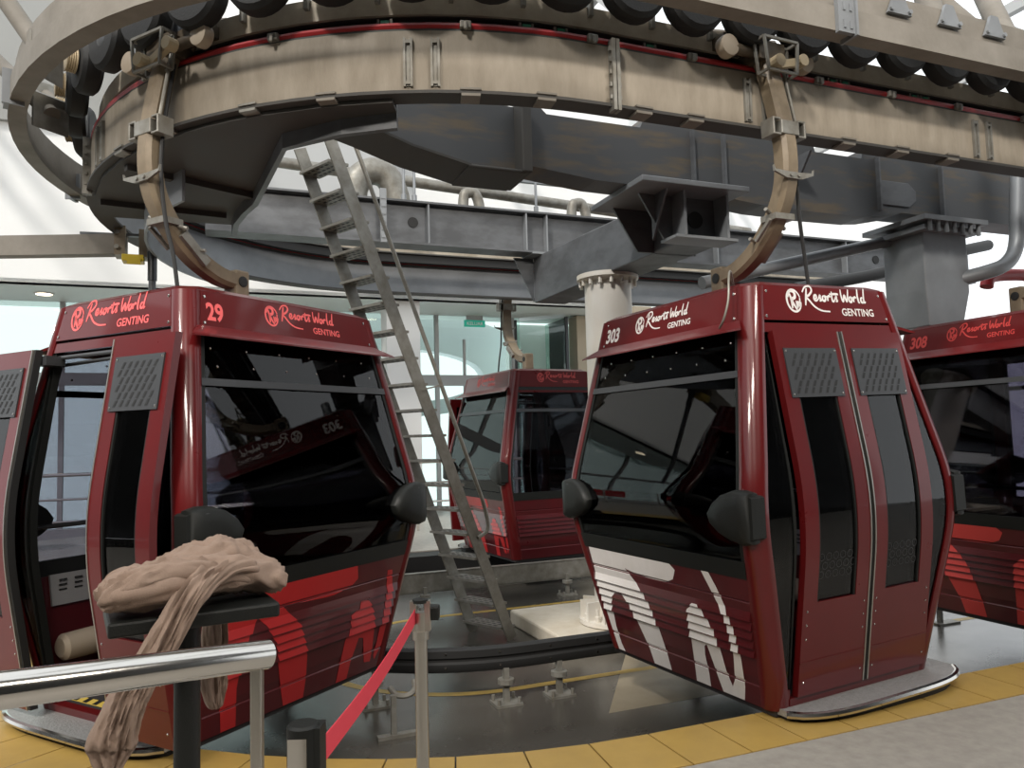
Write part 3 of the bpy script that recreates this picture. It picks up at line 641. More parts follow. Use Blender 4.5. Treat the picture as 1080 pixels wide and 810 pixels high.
inn = [(178,1.78),(188,1.79),(198,1.81),(205.9,1.847)]
for k in range(1, 7):
    x_, y_ = -1.66+.10*k/6, -.81-1.11*k/6; inn.append((math.degrees(math.atan2(y_, x_))+360, math.hypot(x_, y_)))
inn += [(240,2.56),(247,2.6)]
dk = [(math.radians(q), r) for q, r in inn]
mb = MB(); rings = []
for q, r0 in dk:
    c, s = math.cos(q), math.sin(q)
    rings.append([(2.74*c, 2.74*s, 3.255),(r0*c, r0*s, 3.255),(r0*c, r0*s, 3.275),(2.74*c, 2.74*s, 3.275)])
mb.loft(rings)
deck = enroot('maintenance_deck', -1.9, -1.2, 3.2, 'dark steel deck plate inside the bend, seen from below at the ladder head', 'deck'); od = (-1.9,-1.2,3.2)
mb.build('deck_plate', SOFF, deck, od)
mb = MB()
rings = [[((r+.02)*math.cos(q), (r+.02)*math.sin(q), 3.17),((r-.02)*math.cos(q), (r-.02)*math.sin(q), 3.17),((r-.02)*math.cos(q), (r-.02)*math.sin(q), 3.40),((r+.02)*math.cos(q), (r+.02)*math.sin(q), 3.40)] for q, r in dk]
mb.loft(rings); mb.build('deck_edge', STEEL, deck, od)
for q in (PI*1.04, PI*1.14):
    c, s = math.cos(q), math.sin(q); mb = MB().bar((2.7*c,2.7*s,3.235),(1.86*c,1.86*s,3.235),.05,.04); mb.build('deck_joist', SOFF, deck, od)
# curved hanger plates below the bend
mb = MB(); rings = []
for i in range(13):
    q = PI*.80 + PI*.36*i/12; c, s = math.cos(q), math.sin(q)
    rings.append([(2.42*c,2.42*s,3.05),(2.40*c,2.40*s,3.05),(2.40*c,2.40*s,3.276),(2.42*c,2.42*s,3.276)])
mb.loft(rings); en1(mb, 'bend_skirt', STEELL, (-2.3,0,3.05), 'blue-grey curved skirt plate below the left bend of the beam', 'plate', smooth=True)

ib = enroot('inner_beam', 1.5, .85, 3.39, 'long grey I-beam with a round hole, crossing behind the ladder', 'girder'); oi = (1.5,.85,3.39)
MB().box(-2.0, 7.5, .83, .85, 3.40, 3.80).build('web', STEEL, ib, oi)
MB().box(-2.0, 7.5, .74, .98, 3.385, 3.405).build('bottom_flange', STEEL, ib, oi); MB().box(-2.0, 7.5, .74, .98, 3.795, 3.815).build('top_flange', STEEL, ib, oi)
for e_ in (-.42, .02, 1.05, 1.28, 3.4, 5.3): MB().box(e_-.008, e_+.008, .75, .84, 3.40, 3.80).build('stiffener', STEELL, ib, oi)
for e_, z_ in ((-.12,3.62),(5.85,3.62)): MB().lathe([(.052,-.004),(.052,.004)], (e_, .825, z_), (0,1,0), 20).build('web_hole', RUB, ib, oi)
mb = MB().box(-.46, -.40, .72, .75, 3.38, 3.90)
for k in range(6): mb.box(-.452, -.408, .712, .722, 3.42+k*.075, 3.455+k*.075)
mb.build('splice_plate', STEELL, ib, oi)

cbm = enroot('cross_beam', 1.35, -.5, 2.88, 'slanting grey box beam resting on the white column', 'girder'); oc = (1.35,-.5,2.88)
mb = MB(); ring = []
for n_, z0, z1 in ((-1.72,2.88,3.2),(-1.35,2.88,3.28),(.95,2.90,3.385)): ring.append([(1.20,n_,z0),(1.56,n_,z0),(1.56,n_,z1),(1.20,n_,z1)])
mb.loft(ring); mb.build('box_section', STEEL, cbm, oc, bevel=.012)
mb = MB()
for n_ in (-1.75, -1.38): mb.prism([(.86,3.20),(1.52,3.20),(1.58,2.88),(1.06,2.88)], (0,n_,0), (1,0,0), (0,0,1), (0,1,0), .018)
mb.build('end_bracket', STEEL, cbm, oc)
MB().box(.74, 1.62, -2.0, -1.25, 3.20, 3.24).build('top_plate', STEELL, cbm, oc, bevel=.006)
for e_ in (1.14, 1.50):
    MB().box(e_-.010, e_+.010, -1.90, -1.70, 2.88, 3.2).build('bracket_rib', STEELL, cbm, oc)
MB().box(1.06, 1.58, -1.90, -1.70, 2.865, 2.885).build('bracket_foot', STEELL, cbm, oc)
MB().prism([(-1.90,3.20),(-1.70,3.20),(-1.70,2.88)], (.99,0,0), (0,1,0), (0,0,1), (1,0,0), .016).build('bracket_gusset', STEEL, cbm, oc)
MB().lathe([(.062,-.005),(.062,.005)], (1.32,-1.757,3.04), (0,1,0), 20).build('bracket_hole', RUB, cbm, oc)
MB().box(1.10, 1.66, .72, 1.02, 3.37, 3.39).build('far_plate', STEELL, cbm, oc)
MB().prism([(0,0),(.22,0),(.0,-.46)], (1.20,.95,3.37), (-1,0,0), (0,0,1), (0,1,0), .016).build('far_bracket', STEEL, cbm, oc)

cl = tag(empty('support_column', Vector((.865,6.65,-.08))), 'round white steel column with a bolted flange under the cross beam', 'column'); ocl = (.865,6.65,-.08)
MB().lathe([(.205,-.04),(.205,2.90)], (.865,6.65,0), (0,0,1), 32).build('shaft', WCOL, cl, ocl, smooth=True)
fl = MB().lathe([(.20,2.83),(.27,2.86),(.27,2.90),(.20,2.90)], (.865,6.65,0), (0,0,1), 32).build('top_flange', WCOL, cl, ocl, smooth=True, autosm=30)
mb = MB()
for k in range(16): q = 2*PI*k/16; mb.lathe([(.016,2.80),(.016,2.862)], (.865+.24*math.cos(q), 6.65+.24*math.sin(q), 0), (0,0,1), 6)
mb.build('flange_bolt', WCOL, fl, ocl)
bf = MB().lathe([(.34,-.08),(.34,-.045),(.21,-.04)], (.865,6.65,0), (0,0,1), 32).build('base_flange', WCOL, cl, ocl, smooth=True, autosm=30)
mb = MB()
for k in range(12):
    q = 2*PI*k/12; c, s = math.cos(q), math.sin(q); mb.obox((.865+.26*c, 6.65+.26*s, .03), (c,s,0), (-s,c,0), (0,0,1), .07, .010, .075); mb.lathe([(.022,-.045),(.022,.0),(.012,.005),(.012,.06)], (.865+.29*math.cos(q+.26), 6.65+.29*math.sin(q+.26), 0), (0,0,1), 8)
mb.build('base_rib', WCOL, bf, ocl)
mb = MB().obox((.78,6.95,-.155), EX, EN_, (0,0,1), .70, .56, .067); pl = mb.build('plinth', PLIN, None, (.72,6.93,-.22), bevel=.02); tag(pl, 'low whitewashed concrete plinth under the white column', 'plinth')

pb = enroot('drop_post', 3.7, -1.65, 2.25, 'boxy grey steel drop post bolted under the girder behind cabin 303', 'bracket'); op = (3.7,-1.65,2.25)
mb = MB(); ring = []
for z, a in ((3.10,0),(2.62,.0),(2.32,-.10)): ring.append([(3.46-a*.2,-1.85,z),(3.96+a,-1.85,z),(3.96+a,-1.45,z),(3.46-a*.2,-1.45,z)])
mb.loft(ring); mb.build('box_section', STEELL, pb, op, bevel=.01)
pl_ = MB().box(3.34, 4.06, -1.98, -1.35, 3.16, 3.20); pl_.box(3.38,4.02,-1.94,-1.38,3.09,3.13); pl_ = pl_.build('top_plate', STEELL, pb, op)
for k in range(7): MB().lathe([(.018,3.07),(.018,3.16)], (3.42+k*.092,-1.955,0), (0,0,1), 6).build('plate_bolt', STEELL, pl_, op)
MB().bar((3.75,-1.8,2.36),(3.95,-1.9,2.25),.02,.10).build('gusset', GALV, pb, op)
MB().tube([(1.54,-1.5,2.64),(3.55,-1.5,3.12)], .05, 12).build('brace_pipe', STEELL, pb, op, smooth=True)

MB().tube(catmull([(3.6,-.2,2.94),(3.94,0,3.02),(4.89,0,3.2),(5.47,0,3.36),(6.24,0,3.55),(6.9,.1,3.7)],4), .065, 12).build('cable_duct', RUB, pb, op, smooth=True)
MB().tube(catmull([(4.52,-1.95,3.72),(4.47,-1.95,3.34),(4.42,-1.95,3.02),(4.29,-1.95,2.86),(4.09,-1.92,2.78),(3.85,-1.75,2.72)],5), .06, 12).build('bent_tube', STEELL, pb, op, smooth=True)

rp = en1(MB().tube(catmull([(5.05,-1.2,2.84),(5.1,-1.2,2.93),(5.3,-1.2,2.97),(5.7,-1.2,2.98),(6.1,-1.2,2.9)],5), .06, 12), 'red_pipe', REDSIGN, (5.05,-1.2,2.8), 'bright red bent pipe at the right edge above the shaded cabin', 'pipe', smooth=True)
# ================================================================ LADDER
ld = tag(empty('ladder', Vector((-.15,6.65,-.22))), 'steep galvanised steel ladder with flat treads and a handrail, rising to the machinery', 'ladder'); ol = (-.15,6.65,-.22)
fr_, fl_ = Vector((-.055,6.66,-.22)), Vector((-.395,6.96,-.22))
tr_, tl_ = Vector((-1.315,5.52,3.78)), Vector((-1.60,5.78,3.78))
for a, b in ((fr_, tr_), (fl_, tl_)):
    d = (b-a).normalized(); wv = (fr_-fl_).normalized(); nn = d.cross(wv).normalized()
    MB().obox((a+b)/2, d, wv, nn, (b-a).length/2, .006, .055).build('stringer', GALV, ld, ol)
hd = Vector((tr_.x-fr_.x, tr_.y-fr_.y, 0)).normalized()
for i in range(19):
    t = (i+.55)/19.5; a, b = fr_.lerp(tr_, t), fl_.lerp(tl_, t); wv = (a-b).normalized(); w = (a-b).length/2
    m_ = (a+b)/2
    tr = MB().obox(m_, wv, hd, (0,0,1), w, .085, .010)
    td = tr.build('tread', GALV, ld, ol)
    mb = MB()
    for x in (-.6,-.3,0,.3,.6):
        for y in (-.05, 0, .05): mb.obox(m_+wv*w*x+hd*y, wv, hd, (0,0,1), .018, .009, .0112)
    mb.build('grip_hole', RUB, td, ol)
off = (fr_-fl_).normalized()*.03; d = (tr_-fr_).normalized()
up = Vector((hd.x*-.17, hd.y*-.17, .04))
hp = [fr_+d*.98+off, fr_+d*1.02+off+up*.75, fr_+d*1.22+off+up*1.0] + [fr_+d*t+off+up*1.02 for t in (1.5,2.2,3,3.7,4.15)] + [fr_+d*4.42+off+up*.95]
hr = MB().tube(catmull(hp, 4), .017, 8).build('handrail', GALV, ld, ol, smooth=True)
for t in (2.3,):
    MB().bar(fr_+d*t, fr_+d*t+off+up*1.02, .03, .012).build('rail_standoff', GALV, hr, ol)

# ================================================================ GUIDE RAILS AT FLOOR LEVEL
gr = enroot('guide_rail', 0, -1.57, -.22, 'curved black guide rail on short stands in front of the ladder foot', 'guide rail'); ogr = (0,-1.57,-.22)
RG = 1.57
prf = [(1.535,.0),(1.57,.0),(1.585,.02),(1.585,.055),(1.570,.068),(1.570,.082),(1.585,.095),(1.585,.14),(1.57,.152),(1.535,.152)]
arcpts = [(RG*math.cos(q), RG*math.sin(q), math.cos(q), math.sin(q)) for q in [PI*.55+PI*.95*i/30 for i in range(31)]] + [(e_,-RG,0,-1) for e_ in (.3,.7,1.1,1.5,1.9,2.3)]
rr = sweep(MB(), prf, arcpts, RG).build('rail', RUB, gr, ogr, smooth=True)
mb = MB()
for a in (-.9,-.55,-.2,.15,.5,.85):
    for z in (.035,.12):
        (x, y), t, r = at_en(a*RO/RG if a < 0 else a, 1.586); mb.lathe([(.008,-.003),(.007,.003)], (x,y,z), (*r,0), 8)
mb.build('rail_bolt', CHROME, rr, ogr)
def stand(e_, n_, parent, org, m=GALV):
    s = MB().box(e_-.018, e_+.018, n_-.018, n_+.018, -.21, .01).build('stand', m, parent, org)
    MB().lathe([(.055,-.09),(.055,-.06)], (e_,n_,0), (0,0,1), 12).build('collar', GALV, s, org)
    bp_ = MB().box(e_-.09, e_+.09, n_-.075, n_+.075, -.22, -.205).build('base_plate', GALV, s, org)
    for x in (-.07,.07):
        for y in (-.055,.055): MB().lathe([(.012,-.205),(.012,-.17)], (e_+x,n_+y,0), (0,0,1), 6).build('anchor_bolt', GALV, s, org)
for e_, n_ in ((-.16,-1.56),(.22,-1.56),(1.3,-1.56),(-.95,-1.24),(-1.45,-.6)): stand(e_, n_, gr, ogr)
mb = MB().tube(catmull([(1.10,-1.60,-.01),(1.10,-1.68,-.03),(1.04,-1.72,-.01),(.98,-1.70,.02)],4), .016, 8); mb.build('pipe_end', GALV, gr, ogr, smooth=True)

fg = enroot('guide_rail', 1.0, 1.4, -.22, 'straight grey galvanised guide rail under the far gondola', 'guide rail'); ofg = (1.0,1.4,-.22)
r2 = MB().box(-1.2, 4.5, 1.38, 1.40, -.05, .14); r2.box(-1.2,4.5,1.38,1.46,.13,.145); r2.box(-1.2,4.5,1.38,1.46,-.055,-.04); r2.build('rail', GALV, fg, ofg)
for e_ in (.07, 1.66, 3.2): stand(e_, 1.33, fg, ofg)
MB().box(-2.4, -.1, 1.70, 1.74, .10, .22).build('kick_board', RUB, fg, ofg)
en1(MB().tube(catmull([(-.93,-1.60,.0),(-.90,-1.66,-.03),(-.84,-1.69,-.03),(-.79,-1.66,-.01),(-.78,-1.60,.02)],4), .018, 8), 'pipe_stub', GALV, (-.9,-1.6,-.02), 'short bent grey pipe stub under the corner of cabin 29', 'pipe', smooth=True)
ft = enroot('floor_bracket', -.95, -1.8, -.22, 'small grey floor bracket below the red belt', 'bracket')
mb = MB().box(-.97,-.94,-1.82,-1.79,-.20,.02); mb.build('upright', GALV, ft, (-.95,-1.8,-.22)); MB().box(-1.05,-.80,-1.83,-1.78,-.22,-.20).build('foot', GALV, ft, (-.95,-1.8,-.22))
ft = enroot('floor_bracket', 4.05, -1.35, -.22, 'small bent steel bracket on the floor right of cabin 303', 'bracket')
MB().box(3.96,3.99,-1.37,-1.33,-.21,.0).build('upright', GALV, ft, (4.05,-1.35,-.22)); MB().box(3.92,4.16,-1.40,-1.30,-.22,-.205).build('foot', GALV, ft, (4.05,-1.35,-.22))

# ================================================================ SETTING: floors
en1(MB().box(-14, 14, -13, 9.0, -.30, -.22), 'floor', EPOXY, (0,0,-.22), kind='structure')
RP = 3.05
sp = stadium(RP, 12, 12)
en1(sweep(MB(), rect(RP+.38, RP+5.9, -.30, .07), sp, RP), 'platform_floor', TERR, (0,0,-.22), kind='structure')
en1(sweep(MB(), rect(RP, RP+.40, -.30, .055), sp, RP), 'trim_1', RUB, (0,0,-.22), kind='structure')
mb = MB(); tl = .31; j = .004
for i in range(-30, 34):
    a = i*tl*RO/RP if i < 0 else i*tl
    prs = []
    for aa in (i*tl+j, i*tl+tl-j):
        q = (aa*RO/RP) if aa < 0 else aa
        (x0, y0), t, r = at_en(q, RP+.003); (x1, y1), _, _ = at_en(q, RP+.376+min(.32, max(0, (-q-1.2)*.22))); prs.append((x0,y0,x1,y1))
    (a0,b0,a1,b1), (c0,d0,c1,d1) = prs
    mb.add([(a0,b0,.05),(c0,d0,.05),(c1,d1,.05),(a1,b1,.05),(a0,b0,.072),(c0,d0,.072),(c1,d1,.072),(a1,b1,.072)], [(0,3,2,1),(4,5,6,7),(0,1,5,4),(1,2,6,5),(2,3,7,6),(3,0,4,7)])
en1(mb, 'trim_2', YTILE, (0,0,.05), kind='structure')
lp = [(e_, 1.0, 0, 1) for e_ in (7,5,3,1)] + [(1.18*math.cos(q)*1.0, -.15+1.16*math.sin(q), math.cos(q), math.sin(q)) for q in [PI/2+PI*i/36 for i in range(37)]] + [(e_, -1.31, 0, -1) for e_ in (.5,1.2,3,5,7)]
mb = MB(); vs = []; 
for e_, n_, oe, on in lp: vs += [(e_-oe*.035, n_-on*.035, -.2185), (e_+oe*.035, n_+on*.035, -.2185)]
mb.add(vs, [(2*i, 2*i+1, 2*i+3, 2*i+2) for i in range(len(lp)-1)])
en1(mb, 'trim_3', YLINE, (0,0,-.2185), kind='structure')
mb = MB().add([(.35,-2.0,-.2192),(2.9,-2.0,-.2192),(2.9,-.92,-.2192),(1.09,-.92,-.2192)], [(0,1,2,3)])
en1(mb, 'trim_4', BEIGE, (.35,-2.0,-.2192), kind='structure')  # lighter beige polygon laid on the pit floor

# walls, facade
N7, N9 = 7.3, 9.0
en1(MB().box(-14, 6.2, N7, N7+.2, 4.1, 11), 'wall_back', WPAINT, (0,N7,4.1), kind='structure')
en1(MB().box(6.2, 16, N7+.9, N7+1.1, 3.2, 11), 'wall_right', WPAINT, (6.2,N7+.9,3.2), kind='structure')
en1(MB().box(-14, 8.2, N7, N9+.6, 4.10, 4.16), 'ceiling_1', SOFW, (0,N7,4.1), kind='structure')
en1(MB().box(-14, 16, N9-.1, N9+.1, -.3, .12), 'baseboard_back', GREYW, (0,N9,-.3), kind='structure')
w1 = en1(MB().box(-14, 4.3, N9-.01, N9+.01, .12, 4.1), 'window_1', GLC, (0,N9,0), kind='structure')
mb = MB()
for e_ in (-11,-8.5,-6.2,-4.4,-2.2,0.2,2.42): mb.box(e_-.04, e_+.04, N9-.05, N9+.05, .1, 4.1)
mb.box(4.10,4.16,N9-.04,N9+.04,.1,4.1); mb.box(3.0,3.05,N9-.03,N9+.03,.1,3.6)
mb.box(-14, 4.3, N9-.06, N9+.06, 2.62, 2.84)
wf = en1(mb, 'window_2', GREYW, (0,N9,0), kind='structure')
w3 = MB()
for a, b in (((4.2,9.0),(5.1,8.3)),((5.1,8.3),(5.1,9.4)),((5.1,9.4),(6.6,8.4))): w3.bar((a[0],a[1],2.05),(b[0],b[1],2.05),.02,3.95)
en1(w3, 'window_3', GLC, (4.2,9,0), kind='structure')
mb = MB()
for e_, n_ in ((4.2,9.0),(5.1,8.3),(6.6,8.4)): mb.box(e_-.03,e_+.03,n_-.03,n_+.03,.1,4.05)
en1(mb, 'trim_5', DGREY, (4.2,9,0), kind='structure')
# exterior canopy with a rounded opening seen through the glass
mb = MB(); rings = []
for i in range(41):
    q = 2*PI*i/40; rings.append([(2.2+1.95*math.cos(q), 11.0, 3.0+.62*math.sin(q)), (2.2+1.95*math.cos(q), 11.4, 3.0+.62*math.sin(q)), (2.2+3.2*math.cos(q), 11.4, 3.3+1.25*math.sin(q)), (2.2+3.2*math.cos(q), 11.0, 3.3+1.25*math.sin(q))])
mb.loft(rings, caps=False)
tag(en1(mb, 'outdoor_canopy', CANO, (2.2,11,3.0), smooth=True), 'grey outdoor canopy with an oval opening seen through the back glass', 'canopy')
mb = MB().box(4.4, 12, 9.9, 10.1, 0, 4.1); en1(mb, 'wall_inner', SOFW, (4.4,9.9,0), kind='structure')
pw = en1(MB().box(1.05,1.68,7.5,8.0,-.22,4.1), 'pillar', WPAINT, (1.36,7.75,-.22), 'square white pillar behind the ladder', 'pillar')
pw = en1(MB().box(5.35,5.72,8.3,8.7,.0,4.08), 'pillar', TANW, (5.5,8.5,0), 'tan square pillar behind the far glass partition', 'pillar')
pw = en1(MB().box(5.42,5.78,6.0,6.3,-.22,3.9), 'pillar', TANW, (5.6,6.1,-.22), 'tan wall post right of the white column', 'pillar')
# unseen hall behind the camera, added so the cabin glass reflects dark: dark back wall, ceiling with two long roof lights
en1(MB().box(-15, 16, -13.3, -13, -.3, 7), 'wall_front', HALLD, (0,-13,-.3), kind='structure')
en1(MB().box(-15.2, -15, -13, 3, -.3, 7), 'wall_left', HALLD, (-15,-13,-.3), kind='structure')
mb = MB()
for n0, n1 in ((-13,-9.4),(-8.6,-6.6)): mb.box(-15, 16, n0, n1, 6.8, 7.0)
for e_ in (-12,-8.5,-6.5,-2.5,1.5,5.5,9.5): mb.box(e_, e_+2.6, -9.4, -6.6, 6.8, 7.0)
en1(mb, 'ceiling', HALLD, (0,-9,6.8), kind='structure')
for i, e_ in enumerate((-6,-3,0,3,6,9)):
    t = enroot('roof_truss', e_, 3, 6.6, 'white steel roof truss high above the machinery', 'truss', 'roof trusses')
    mb = MB().bar((e_,-5,7.6),(e_,12,7.6),.12,.16); mb.bar((e_,-5,6.9),(e_,12,6.9),.10,.12); mb.build('chord', GREYW, t, (e_,3,6.6))
    mb = MB()
    for k in range(12): a = -5+k*1.4; mb.bar((e_,a,6.9),(e_,a+.7,7.6),.06,.06); mb.bar((e_,a+.7,7.6),(e_,a+1.4,6.9),.06,.06)
    mb.build('web_bar', GREYW, t, (e_,3,6.6))

en1(MB().box(-14,-2.6,7.2,7.3,6.62,11), 'trim_6', GREYU, (-8,7.2,6.6), kind='structure')
# railing run with red and orange panels on the far platform and in the hall
def railing(name, e0, e1, n_, label, z=.07):
    r = enroot(name, (e0+e1)/2, n_, z, label, 'railing'); o_ = ((e0+e1)/2, n_, z)
    for zz in (.45,.75,1.08): MB().tube([(e0,n_,z+zz),(e1,n_,z+zz)], .024 if zz > 1 else .016, 8).build('rail', CHROME, r, o_, smooth=True)
    k = int((e1-e0)/1.3)
    for i in range(k+1): e_ = e0+(e1-e0)*i/k; MB().cyl((e_,n_,z),(e_,n_,z+1.08), .022, 8).build('post', CHROME, r, o_, smooth=True)
railing('railing', -7, 6.5, 5.6, 'steel railing on the far platform behind the gondolas')
en1(MB().box(-6.5,-4.4,6.0,6.06,.6,1.15), 'notice_panel', REDSIGN, (-5.4,6,.6), 'plain red panel on the far platform left of cabin 29', 'panel')
en1(MB().box(-.1,.9,6.4,6.46,1.9,2.2), 'notice_panel', REDSIGN, (.4,6.4,1.9), 'plain red band on the far platform behind the ladder', 'panel')
en1(MB().box(-5.2,-4.4,6.2,6.6,.07,.75), 'crate', ORANGE, (-4.8,6.4,.07), 'orange crate standing on the far platform', 'crate')

ex = enroot('exit_sign', 3.3, 8.75, 3.80, 'small green exit sign hanging behind the back glass', 'sign'); oe_ = (3.3,8.75,3.80)
bp = MB().box(3.0,3.46,8.86,8.90,3.86,4.0).build('sign_box', GREENS, ex, oe_); MB().box(3.05,3.41,8.86,8.90,4.0,4.10).build('bracket', GREYW, ex, oe_)
vs, fs = text_tris('KELUAR', .10, .002); MB().add([(3.05+x, 8.856, 3.895+y) for x, y in vs], fs).build('lettering', WPAINT, bp, oe_)
for i, (e_, n_) in enumerate(((-4.55,8.2),(-8.2,8.2),(1.2,8.3))):
    d_ = enroot('downlight', e_, n_, 4.085, ('round warm downlight in the pale soffit above the roof edge of cabin 29','round warm downlight in the soffit near the left edge','round warm downlight in the soffit behind the white pillar')[i], 'ceiling light')
    MB().lathe([(.13,4.082),(.15,4.085),(.15,4.10)], (e_,n_,0), (0,0,1), 20).build('trim_ring', WPAINT, d_, (e_,n_,4.085)); MB().lathe([(.12,4.078),(.12,4.084)], (e_,n_,0), (0,0,1), 20).build('lens', LAMPM, d_, (e_,n_,4.085))

# pipes on the white wall
wp = en1(MB().tube([(-1.5,4.0,5.25),(6.5,4.0,4.86)], .075, 12), 'wall_pipe', GALV, (2,4,5), 'long pale pipe crossing the white wall above the I-beam', 'pipe', smooth=True)
for i, (e_, lab) in enumerate(((-.05,'wide bent duct behind the ladder head'),(1.22,'bent conduit above the middle of the I-beam'),(2.79,'bent conduit above the white column'))):
    r = .17 if i == 0 else .07
    mb = MB().tube(catmull([(e_-r*1.6,3.0,4.0),(e_-r*1.5,3.0,4.62),(e_-r*.5,3.0,4.62+r*1.4),(e_+r*.9,3.0,4.62+r*1.2),(e_+r*1.7,3.0,4.5),(e_+r*1.7,3.0,4.0)],5), r, 12)
    en1(mb, 'conduit', GALV, (e_,3,4.0), lab, 'pipe', smooth=True)
for i, (e_, lab) in enumerate(((.2,'left thin hanging rod above the I-beam'),(.33,'right thin hanging rod above the I-beam'),(1.93,'thin hanging rod in the middle above the I-beam'))):
    en1(MB().tube([(e_,2.5,3.9),(e_,2.5,4.45),(e_,2.5,4.46),(e_,2.5,6.9)], [.032,.032,.018,.018], 8), 'hanging_rod', STEELL, (e_,2.5,3.9), lab, 'rod', smooth=True)
en1(MB().box(.5,5.0,3.2,3.26,5.02,5.10), 'cable_tray', STEELL, (2.5,3.2,5.0), 'thin white cable tray below the dark girder', 'tray')
en1(MB().box(-1.5,1.1,5.5,5.6,5.15,7), 'wall_panel', GREYW, (0,5.5,5.1), 'light grey wall panel above the pipe', 'panel')

# beam coming from the left with a yellow end unit and drop tube
lb = enroot('side_beam', -3.2, .8, 3.0, 'tan rectangular beam reaching in from the left edge below the ring', 'beam'); olb = (-3.2,.8,3.0)
MB().bar((-9,3.15,3.25),(-2.62,.62,3.17),.12,.165).build('beam', TAN2, lb, olb)
MB().bar((-2.95,.75,3.28),(-2.3,.45,3.22),.05,.02).build('top_plate', STEEL, lb, olb)
mb = MB().box(-2.68,-2.60,.48,.66,3.06,3.30); mb.box(-2.5,-2.44,.48,.64,3.05,3.28); mb.build('end_bracket', ARM, lb, olb)
for z in (3.12,3.24): MB().lathe([(.018,0),(.018,.02)], (-2.66,.47,z), (0,-1,0), 8).build('bolt', GALV, lb, olb)
yu = enroot('yellow_switch', -2.47, .45, 2.98, 'small yellow switch unit under the end of the tan side beam', 'switch'); oy = (-2.47,.45,2.98)
MB().box(-2.62,-2.46,.42,.56,3.00,3.055).build('housing', YEL, yu, oy, bevel=.006); mb = MB().box(-2.58,-2.48,.40,.42,2.97,3.02); mb.build('lever', YEL, yu, oy)
MB().cyl((-2.40,.50,2.86),(-2.40,.50,3.10),.036,12).build('tube_sleeve', DGREY, lb, olb, smooth=True); MB().cyl((-2.40,.50,1.6),(-2.40,.50,2.87),.028,12).build('drop_tube', STEEL, lb, olb, smooth=True)

# ================================================================ FOREGROUND
rl = tag(empty('handrail', Vector((-.45,1.42,.07))), 'thick polished steel handrail with a square post at the lower left', 'railing'); orl = (-.45,1.42,.07)
MB().tube([(-1.45,.62,1.222),(-.70,1.05,1.179),(-.452,1.40,1.124)], .0255, 20).build('rail', CHROME, rl, orl, smooth=True)
MB().box(-.475,-.455,1.375,1.395,.07,1.115).build('post', BRUSH, rl, orl, bevel=.003)
MB().box(-.51,-.42,1.34,1.41,.07,.078).build('base_plate', BRUSH, rl, orl)

ts = tag(empty('table_stand', Vector((-.80,1.86,.07))), 'black pedestal stand with a small tray top behind the handrail', 'stand'); ots = (-.80,1.86,.07)
MB().cyl((-.795,1.87,.085),(-.795,1.87,1.085),.030,20).build('post', BLACK, ts, ots, smooth=True)
tx = Vector((.345,.20,.0)).normalized(); ty_ = Vector((-tx.y,tx.x,0))
MB().obox((-.80,1.90,1.10), tx, ty_, (0,0,1), .185, .13, .017).build('tray', BLACK, ts, ots, bevel=.006)
MB().lathe([(.16,.07),(.16,.08),(.05,.092),(.03,.10)], (-.795,1.87,0), (0,0,1), 28).build('base', BLACK, ts, ots, smooth=True)

# towel: folded body on the tray with two tails
def fold_sweep(mb, path, wid, thk, nf, ph=0, n=64, ref=None, dome=0):
    path = catmull(path, 12); N_ = len(path); rings = []
    for i, p in enumerate(path):
        t = (path[min(i+1, N_-1)]-path[max(i-1, 0)]).normalized(); u = i/(N_-1)
        w = wid(u); h = thk(u); side = ref.copy()
        if dome:
            k_ = min(1, u/dome, (1-u)/dome); k_ = max(.05, 1-(1-k_)**2)**.5; w *= k_; h *= k_
        side = (side-t*side.dot(t)).normalized(); nn = side.cross(t).normalized(); ring = []
        for k in range(n):
            q = 2*PI*k/n; c, s = math.cos(q), math.sin(q)
            q3 = p+side*w*c+nn*h*s
            v = Vector((u*nf*1.1, c*2.1+.5*s+.6*math.sin(u*4+ph), ph*3.1))
            rdg = 1-abs(noise.noise(v*1.6))*2.6; rdg2 = 1-abs(noise.noise(v*3.3+Vector((5,2,1))))*2.4
            d = (.016*rdg+.006*rdg2-.008)*min(1, h/.02)
            ring.append(q3+(nn*s+side*c*.4)*d)
        rings.append(ring)
    mb.loft(rings)
tw = MB()
c0 = Vector((-.795,1.90,1.135))
def tp(a, b, z): return c0+tx*a+ty_*b+Vector((0,0,z))
fold_sweep(tw, [tp(-.20,-.04,.035),tp(-.11,-.05,.042),tp(0,-.02,.05),tp(.10,.0,.05),tp(.17,.02,.03),tp(.205,.03,.015)], lambda u: .105-.02*u, lambda u: .036+.018*math.sin(PI*u)-.012*u, 2.2, .4, ref=ty_, dome=.12)
fold_sweep(tw, [tp(-.10,.03,.05),tp(.0,.02,.085),tp(.09,.04,.092),tp(.16,.06,.06)], lambda u: .055+.02*math.sin(PI*u), lambda u: .022+.012*math.sin(PI*u), 2.6, 1.5, ref=ty_, dome=.2)
fold_sweep(tw, [tp(-.205,-.09,.025),tp(-.15,-.105,.055),tp(-.06,-.09,.075),tp(.05,-.06,.06)], lambda u: .045, lambda u: .026, 2.2, 2.2, ref=ty_, dome=.15)
fold_sweep(tw, [tp(.13,-.05,.05),tp(.04,-.105,.062),tp(-.03,-.155,.022),Vector((-.79,1.70,1.05)),Vector((-.832,1.668,.97)),Vector((-.857,1.66,.90)),Vector((-.866,1.66,.855)),Vector((-.868,1.66,.812))],
           lambda u: .044-.014*math.sin(PI*min(1, u/.75))+.004*u if u < .82 else .047-.18*(u-.82), lambda u: .020 if u < .8 else .013, 2.2, .8, ref=tx, dome=.05)
